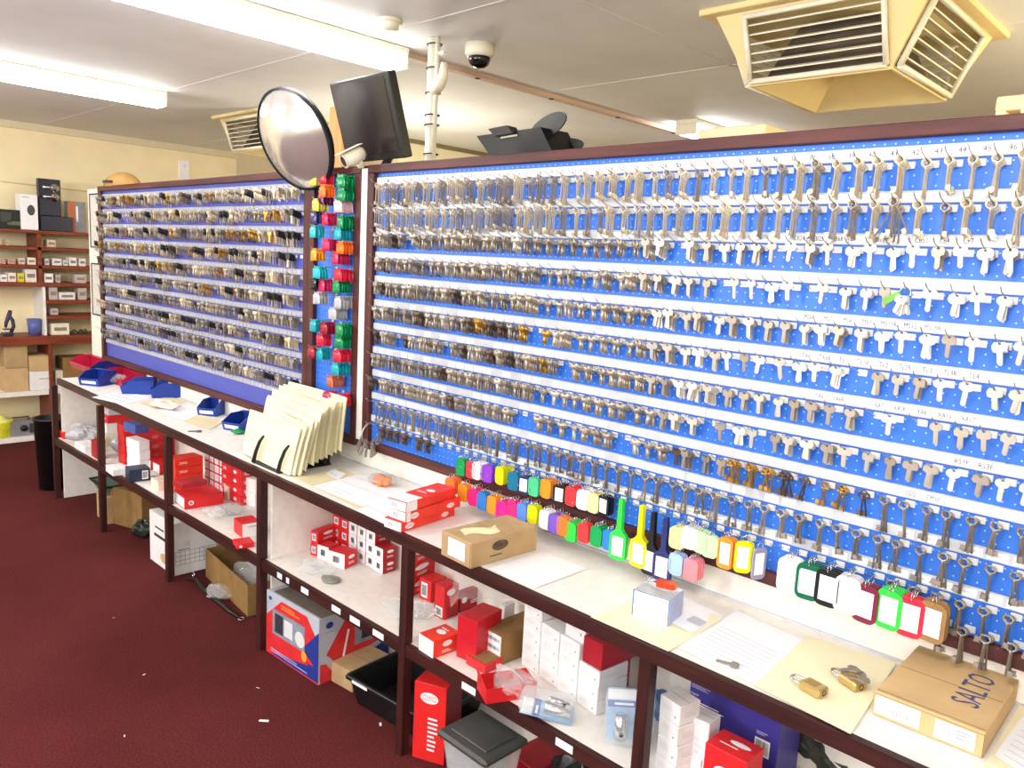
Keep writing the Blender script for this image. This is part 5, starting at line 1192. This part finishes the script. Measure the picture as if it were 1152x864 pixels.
b = MB(); b.tube([(0, .3, P.z+.035), (0, 1.6, P.z-.0), (0, 3.6, P.z-.05)], .005, CREAMT, 6); tag(b.build('wall_cable', None, (-7.494, 0, 0)), 'thin cream cable running along the far wall above the shelf unit', 'cable')
# panels with black edging at the far end of the partition
for i, (z0, z1, lab) in enumerate(((1.62, 1.965, 'upper pale panel with black edging left of the far key board'), (1.16, 1.50, 'lower pale panel with black edging left of the far key board'))):
    o = empty('edged_panel', lab, 'panel', (-5.80, 1.918, z0), 0, 'pale edged panels')
    MB().box(-.11, .11, -.008, .002, 0, z1-z0, mat('pale grey panel', 'cfccc4', .5)).build('panel_sheet', o)
    b = MB(); hz = z1-z0; b.box(-.118, -.1105, -.012, .002, -.008, hz+.008, INK).box(.1105, .118, -.012, .002, -.008, hz+.008, INK).box(-.11, .11, -.012, .002, hz+.0005, hz+.008, INK).box(-.11, .11, -.012, .002, -.008, -.0005, INK); q = b.build('panel_edging', o); q['label'] = 'black edging strip'
P = py(139, 214, 1.975)
b = MB(); b.lathe([(.115, 0), (.118, .01), (.10, .05), (.072, .08), (.035, .097), (0, .10)], mat('tan straw', '94703c', .8, noise=.2, scale=20), 20)
for a in (-1.2, -1.6): b.box(-.03, .03, -.004, .004, -.008, .008, INK, RZ(a) @ T(0, 0, .03) @ T(.112, 0, 0) @ RZ(PI/2))
tag(b.build('domed_cap', None, (P.x, 1.975, 2.006)), 'tan domed cap resting on top of the partition above the far board', 'cap')

# ------------------------------------------------------------------ ceiling and top of the boards
DIFF = mat('lit diffuser', 'ffffff', .5, noise=0, emit=16)
def tube_light(label, x, y0, y1, on=True):
    o = empty('fluorescent_light', label, 'ceiling light', (x, (y0+y1)/2, CZ), 0, 'fluorescent ceiling lights')
    L = (y1-y0)/2
    MB().box(-.075, .075, -L, L, -.028, -.0005, OFFW, ch=.003).build('light_body', o)
    b = MB(); b.prism([(-.07, -.0285), (.07, -.0285), (.066, -.075), (.05, -.088), (-.05, -.088), (-.066, -.075)], -L+.012, L-.012, DIFF, Matrix(((1, 0, 0, 0), (0, 0, 1, 0), (0, 1, 0, 0), (0, 0, 0, 1)))); q = b.build('light_diffuser', o); q['label'] = 'glowing white diffuser'
    for s_ in (-1, 1): MB().box(-.072, .072, min(s_*L, s_*(L-.0115)), max(s_*L, s_*(L-.0115)), -.089, -.0285, OFFW, ch=.002).build('end_cap', o)
tube_light('fluorescent ceiling light above the far end, nearer the shelf unit', -5.08, .75, 2.07)
tube_light('long fluorescent ceiling light ending beside the white pole', -2.99, .85, 2.27)
tube_light('fluorescent ceiling light glowing beyond the wide key board', -2.74, 4.25, 5.5)
def vent(label, X0, X1, Y0, Y1, zb, ex=.10):
    o = empty('ceiling_vent', label, 'ceiling vent', ((X0+X1)/2, (Y0+Y1)/2, CZ), 0, 'cream four-way ceiling vents')
    a, c = (X1-X0)/2, (Y1-Y0)/2; h = CZ-zb; zt_ = -.02
    A, Cc = a+ex, c+ex
    MB().box(-A-.045, A+.045, -Cc-.045, Cc+.045, -.022, -.0005, VENTC, ch=.004).build('vent_flange', o)
    # shell: corner posts, bottom border, recessed pyramid underside, dark inner box
    b = MB()
    def side(P00, P10, P11, P01, gu0, gu1, gv0, gv1):
        wb, wt = (Vector(P10)-Vector(P00)).length, (Vector(P11)-Vector(P01)).length
        def q(u, v):
            lo = Vector(P00).lerp(Vector(P10), u); f = wb/wt
            uu = .5+(u-.5)*f if gu0-.001 <= u <= gu1+.001 else u
            return lo.lerp(Vector(P01).lerp(Vector(P11), uu), v)
        us = [0, gu0, gu1, 1]; vs = [0, gv0, gv1, 1]
        pts = [q(u, v) for v in vs for u in us]
        fs = [(j*4+i, j*4+i+1, j*4+i+5, j*4+i+4) for j in range(3) for i in range(3) if not (i == 1 and j == 1)]
        b.add(pts, fs, VENTC)
        return q
    Bt = [(-a, -c, -h), (a, -c, -h), (a, c, -h), (-a, c, -h)]; Tp = [(-A, -Cc, zt_), (A, -Cc, zt_), (A, Cc, zt_), (-A, Cc, zt_)]
    qs = []
    for k in range(4):
        n = (k+1) % 4; qs.append(side(Bt[k], Bt[n], Tp[n], Tp[k], .012, .988, .05, .94))
    ap = (0, 0, -h*.18); i_ = .97
    Bi = [(x*i_, y*i_, z) for x, y, z in Bt]
    b.add(Bt+Bi+[ap], [(k, (k+1) % 4, 4+(k+1) % 4, 4+k) for k in range(4)]+[(4+k, 4+(k+1) % 4, 8) for k in range(4)], VENTC)
    b.build('vent_shell', o)
    b = MB(); s_ = .84
    ib = [(x*s_, y*s_, -h*.86) for x, y, z in Bt]; it = [(x*.55, y*.55, -.03) for x, y, z in Bt]
    b.add(ib+it, [(k, (k+1) % 4, 4+(k+1) % 4, 4+k) for k in range(4)], VENTD); b.build('vent_core', o)
    for q in qs:
        b = MB(); nrm = (q(1, 0)-q(0, 0)).cross(q(0, 1)-q(0, 0)).normalized()*.012
        if nrm.z > 0 and False: nrm = -nrm
        fr = [(.025, .07), (.975, .07), (.975, .93), (.025, .93)]; P = [q(*f)+nrm for f in fr]
        for k in range(4): b.tube([P[k], P[(k+1) % 4]], .011, OFFW, 4)
        q2 = b.build('grille_frame', o)
        b = MB()
        for j in range(1, 7):
            v = .07+.86*j/7; A_, B_ = q(.03, v)+nrm*.5, q(.97, v)+nrm*.5
            dz = (q(.5, v+.05)-q(.5, v)).normalized()*.0022; dn = -nrm.normalized()*.03
            b.add([A_+dz, B_+dz, B_-dz, A_-dz, A_+dz+dn, B_+dz+dn, B_-dz+dn, A_-dz+dn], [(0, 1, 2, 3), (4, 7, 6, 5), (0, 4, 5, 1), (3, 2, 6, 7)], OFFW)
        b.build('grille_slats', q2)
    return o
vent('big cream ceiling vent with slatted sides above the wide board', -1.47, -.985, 2.67, 3.22, 2.325)
vent('cream ceiling vent with slatted sides behind the round mirror', -5.50, -4.98, 2.74, 3.26, 2.33, .07)
# dome camera, detector
P = pz(540, 50, CZ); o = empty('dome_camera', 'white dome security camera with black globe on the ceiling', 'camera', (P.x, P.y, CZ))
MB().lathe([(0, 0), (.062, 0), (.062, -.04), (.056, -.052), (0, -.052)], OFFW, 24).build('camera_body', o)
q = MB().lathe([(.046, -.0522), (.047, -.066), (.040, -.082), (.024, -.094), (0, -.098)], mat('black glossy dome', '101012', .08), 24).build('camera_globe', o); q['label'] = 'black glossy globe'
P = pz(439, 22, CZ); o = empty('smoke_detector', 'small white round detector on the ceiling above the long light', 'detector', (P.x, P.y, CZ))
MB().lathe([(0, 0), (.048, 0), (.048, -.014), (0, -.014)], OFFW, 20).build('detector_base', o); MB().lathe([(.036, -.0142), (.034, -.035), (.02, -.042), (0, -.042)], OFFW, 20).build('detector_cap', o)
# white pole with hooked bracket
Pp = pz(487, 45, CZ); yp = 2.05; Pb = py(482, 178, yp); Pt = py(489.5, 45, yp)
Pt = Vector((-2.70, 2.23, CZ)); Pb = Vector((Pt.x, Pt.y, .0))
o = empty('white_pole', 'white conduit pole with black ties from the ceiling behind the wide board', 'pole', (Pt.x, Pt.y, 0))
b = MB(); b.tube([(0, 0, .001), (0, 0, CZ-.001)], .024, OFFW, 10).tube([(.034, -.01, 1.9), (.034, -.01, CZ-.001)], .010, OFFW, 8); b.build('pole_tube', o)
for z in (2.10, 2.22, 2.26, 2.35, 2.45, 2.545): b = MB(); b.ring((.006, -.002, z), .034, .003, INK, 'z', 14, 5, sq=.85); q = b.build('cable_tie', o); q['label'] = 'black cable tie'
b = MB(); b.tube([(.02, -.01, 2.36), (.06, -.015, 2.375), (.085, -.015, 2.41), (.088, -.015, 2.46)], [.028, .026, .020, .014], OFFW, 10); b.build('hook_bracket', o)
MB().box(.03, .075, -.012, .012, CZ-.075, CZ-.062, OFFW, ch=.002).build('pole_clip', o)
# monitor
Pm = py(428, 186, 1.98)
o = empty('monitor', 'dark flat screen monitor tilted forward on top of the partition', 'monitor', (-2.675, 1.965, 2.0055))
M_ = RZ(-.02) @ RX(.30) 
sw, sh = .40, .315
b = MB(); b.box(-sw/2, sw/2, -.02, .02, 0, sh, BLACK, T(0, -.02, .035) @ M_, ch=.004); b.box(-sw*.3, sw*.3, .02, .05, .05, sh-.05, BLACK, T(0, -.02, .035) @ M_, ch=.01); b.build('monitor_body', o)
b = MB(); b.box(-sw/2+.014, sw/2-.03, -.0215, -.0205, .028, sh-.014, mat('dark screen', '241c1e', .25, noise=.05), T(0, -.02, .035) @ M_); q = b.build('monitor_screen', o); q['label'] = 'dark switched-off screen'
b = MB(); b.box(-.13, .21, -.035, .035, .0, .014, BLACK, ch=.004); b.build('monitor_base', o)
b = MB(); b.tube([(0, .01, .014), (0, .03, .05), (0, .01, .11)], .018, BLACK, 8); b.build('monitor_neck', o)
# bullet camera on the board top
Pc = py(404, 176, 1.84)
o = empty('bullet_camera', 'small beige bullet camera mounted at the board corner under the monitor', 'camera', (-2.895, 1.94, 2.0125))
dr = (py(385, 182, 1.76)-py(409, 170, 1.86)); a0 = py(409, 171, 1.86)-Vector(o.location); a1 = py(386, 182, 1.78)-Vector(o.location)
b = MB(); b.tube([a0, a0.lerp(a1, .1), a0.lerp(a1, .92)], [.020, .027, .027], OFFW, 14); b.build('camera_body', o)
b = MB(); d_ = (a1-a0).normalized(); b.tube([a0.lerp(a1, .925), a0.lerp(a1, .985)], [.0275, .0275], OFFW, 14).tube([a0.lerp(a1, .986), a1], [.022, .02], INK, 12); b.build('camera_lens', o)
b = MB(); up_ = Vector((0, 0, 1)); sd = d_.cross(up_).normalized(); up2 = sd.cross(d_)
pts = [a0+up2*.031+sd*.026, a0+up2*.031-sd*.026, a1+d_*.012+up2*.031-sd*.026, a1+d_*.012+up2*.031+sd*.026]
b.add(pts+[p+up2*.003 for p in pts], [(0, 1, 2, 3), (7, 6, 5, 4), (0, 4, 5, 1), (1, 5, 6, 2), (2, 6, 7, 3), (3, 7, 4, 0)], OFFW); b.build('sun_shield', o)
mid_ = a0.lerp(a1, .3); b = MB(); b.tube([mid_-up2*.02, mid_-up2*.045, (.0, .02, .004)], .008, OFFW, 8); b.lathe([(0, 0), (.022, 0), (.022, .006), (0, .006)], OFFW, 14, T(0, .02, 0)); b.build('camera_mount', o)
# convex mirror
Cm = py(330, 158, 1.74); tdir = (CAM-Cm).normalized(); n = (tdir*math.cos(math.radians(47))+(-.94*RT-.34*UP).normalized()*math.sin(math.radians(47))).normalized()
R_ = .20
zax = n; xax = Vector((0, 0, 1)).cross(zax).normalized(); yax = zax.cross(xax)
Mm = Matrix((xax, yax, zax)).transposed().to_4x4(); Mm.translation = Cm
o = empty('convex_mirror', 'round convex safety mirror on a stalk above the key boards', 'mirror', Cm)
L_ = Matrix.Translation(-Cm) @ Mm
prof = [(R_*math.sin(t), -.0+ .06*(math.cos(t*1.0)-math.cos(PI/2))/(1)) for t in [PI/2*i/14 for i in range(14, -1, -1)]]
cap = [(R_*i/14, .062*(1-(i/14)**2)) for i in range(14, -1, -1)]
MB().lathe(cap, mat('mirror face', 'd8d4cf', .16, .72, noise=.10, scale=9), 48, L_).build('mirror_face', o)
q = MB().lathe([(R_+.002, .006), (R_+.008, .002), (R_+.008, -.022), (R_-.002, -.022)], BLACKM, 48, L_).build('mirror_rim', o); q['label'] = 'dark rim'
q = MB().lathe([(R_-.003, -.022), (R_*.9, -.05), (R_*.6, -.075), (0, -.085)], mat('white mirror back', 'e4e2dc', .4), 48, L_).build('mirror_back', o); q['label'] = 'white domed back'
bk = -n*.085; b = MB(); foot = Vector((-3.08, 1.955, 2.008))-Cm
b.tube([bk*.9, bk*1.3+Vector((0, .02, -.03)), foot+Vector((0, 0, .08)), foot], .011, OFFW, 8); b.lathe([(0, 0), (.03, 0), (.03, .008), (0, .008)], OFFW, 14, T(*foot)); b.build('mirror_stalk', o)
# orange timber board standing behind the partition, between mirror and monitor
A_, B_ = py(372, 160, 2.12), py(386, 160, 2.12)
MT = wood('orange timber', 'b8703c', 'd89458', 2)
tag(MB().box(-(B_.x-A_.x)/2, (B_.x-A_.x)/2, -.01, .01, 0, 2.33, MT, ch=.003).build('timber_board', None, ((A_.x+B_.x)/2, 2.12, .0005)), 'orange timber board standing behind the partition between mirror and monitor', 'timber board')
# black stand with paddles behind the wide board
o = empty('black_stand', 'black angular device with two rounded paddles rising behind the wide board', 'device', (-2.56, 2.6, 0))
rel3 = lambda x, y, Y: py(x, y, Y)-Vector((-2.56, 2.6, 0))
b = MB(); pts = [rel3(*p) for p in ((536, 153, 2.6), (608, 143, 2.6), (622, 172, 2.6), (556, 182, 2.6))]
b.add(pts+[p+Vector((.02, .16, -.0)) for p in pts], [(0, 1, 2, 3)[::-1], (4, 5, 6, 7), (0, 1, 5, 4), (1, 2, 6, 5), (2, 3, 7, 6), (3, 0, 4, 7)], BLACK); b.build('device_body', o)
b = MB(); pts = [rel3(*p) for p in ((549, 145, 2.57), (570, 141, 2.57), (576, 149, 2.57), (556, 153, 2.57))]
b.add(pts+[p+Vector((.0, .06, 0)) for p in pts], [(0, 1, 2, 3)[::-1], (4, 5, 6, 7), (0, 1, 5, 4), (1, 2, 6, 5), (2, 3, 7, 6), (3, 0, 4, 7)], BLACK)
A_ = rel3(563, 156, 2.595); B_ = rel3(582, 153, 2.595); dz = Vector((0, 0, .008)); b.add([A_, B_, B_+dz, A_+dz], [(0, 1, 2, 3)], OFFW); b.build('control_box', o)
for (cx, cy, rx, ry, an, Y) in ((616, 142, 24, 11, -35, 2.66), (634, 165, 22, 9, -10, 2.75)):
    b = MB(); ring_ = []
    for i in range(24):
        t = 2*PI*i/24; x, y = rx*math.cos(t), ry*math.sin(t); ca, sa = math.cos(math.radians(an)), math.sin(math.radians(an))
        ring_.append(rel3(cx+x*ca-y*sa, cy+x*sa+y*ca, Y))
    n_ = len(ring_); b.add(ring_+[p+Vector((0, .008, 0)) for p in ring_], [tuple(range(n_))[::-1], tuple(range(n_, 2*n_))]+[(i, (i+1) % n_, n_+(i+1) % n_, n_+i) for i in range(n_)], DGREY); b.build('paddle', o)
b = MB(); b.tube([(0.02, .06, .03), (.02, .06, 2.16)], .02, BLACK, 8).lathe([(0, 0), (.2, 0), (.2, .03), (0, .04)], BLACK, 24, T(.02, .06, .0005)); b.build('stand_pole', o)
# cream cabinet behind the wide board
A_, B_ = py(785, 146, 2.75), py(862, 138, 2.75)
tag(MB().box(-(B_.x-A_.x)/2, (B_.x-A_.x)/2, 0, .42, 0, (A_.z+B_.z)/2, mat('cream cabinet paint', 'e4dab4', .5, noise=.03), ch=.004).build('tall_cabinet', None, ((A_.x+B_.x)/2, 2.75, .0005)), 'tall cream cabinet top showing behind the wide board under the vent', 'cabinet')
A_ = py(1122, 125, 1.96); b = MB()
b.box(0, .16, -.02, .02, .025, .055, VENTC, ch=.003)
for i in range(4): b.box(.002+i*.046, .02+i*.046, -.018, .018, 0, .026, VENTC)
tag(b.build('comb_bracket', None, (A_.x, 1.96, 2.0058)), 'cream notched plastic bracket on the top edge of the wide board', 'bracket')

# ------------------------------------------------------------------ light
W = bpy.data.worlds.new('world'); bpy.context.scene.world = W; W.use_nodes = True
W.node_tree.nodes['Background'].inputs[0].default_value = (.75, .85, 1, 1); W.node_tree.nodes['Background'].inputs[1].default_value = 1.0
def area(name, loc, rot, sx, sy, power, col=(1, 1, 1)):
    l = bpy.data.lights.new(name, 'AREA'); l.shape = 'RECTANGLE'; l.size = sx; l.size_y = sy; l.energy = power; l.color = col
    o = bpy.data.objects.new(name, l); C.objects.link(o); o.location = loc; o.rotation_euler = rot; return o
def lamp(name, loc, power, col=(1, 1, 1), r=.12):
    l = bpy.data.lights.new(name, 'POINT'); l.shadow_soft_size = r; l.energy = power; l.color = col
    o = bpy.data.objects.new(name, l); C.objects.link(o); o.location = loc; return o
lamp('fill_lamp', (-.35, .35, 2.3), 40, (1, .97, .93))  # unseen point lamps added to brighten the boards, counter and ceiling
lamp('fill_lamp', (1.3, -.8, 2.3), 40, (1, .97, .93))
lamp('fill_lamp', (-2.4, -1.2, 2.2), 75, (1, .97, .93))
lamp('fill_lamp', (-5.2, -1.0, 2.1), 105, (1, .97, .93))
lamp('fill_lamp', (.2, 3.4, 2.1), 55, (1, .86, .55))
lamp('fill_lamp', (-4.2, 3.3, 1.9), 30, (1, .92, .75))
area('window_daylight', (-1.0, -3.4, 1.5), (PI/2, 0, 0), 6, 1.6, 90, (.95, .98, 1))
l = bpy.data.lights.new('camera_flash', 'AREA'); l.size = .06; l.energy = 5; l.color = (1, .98, .95)
fo = bpy.data.objects.new('camera_flash', l); C.objects.link(fo); fo.matrix_world = Matrix.Translation(CAM+UP*.05+RT*.03-_fw*.02) @ Matrix((RT, UP, -_fw)).transposed().to_4x4()
sc = bpy.context.scene
sc.view_settings.view_transform = 'Standard'; sc.view_settings.look = 'None'; sc.view_settings.exposure = .35; sc.view_settings.gamma = 1
try: sc.cycles.use_denoising = True
except Exception: pass
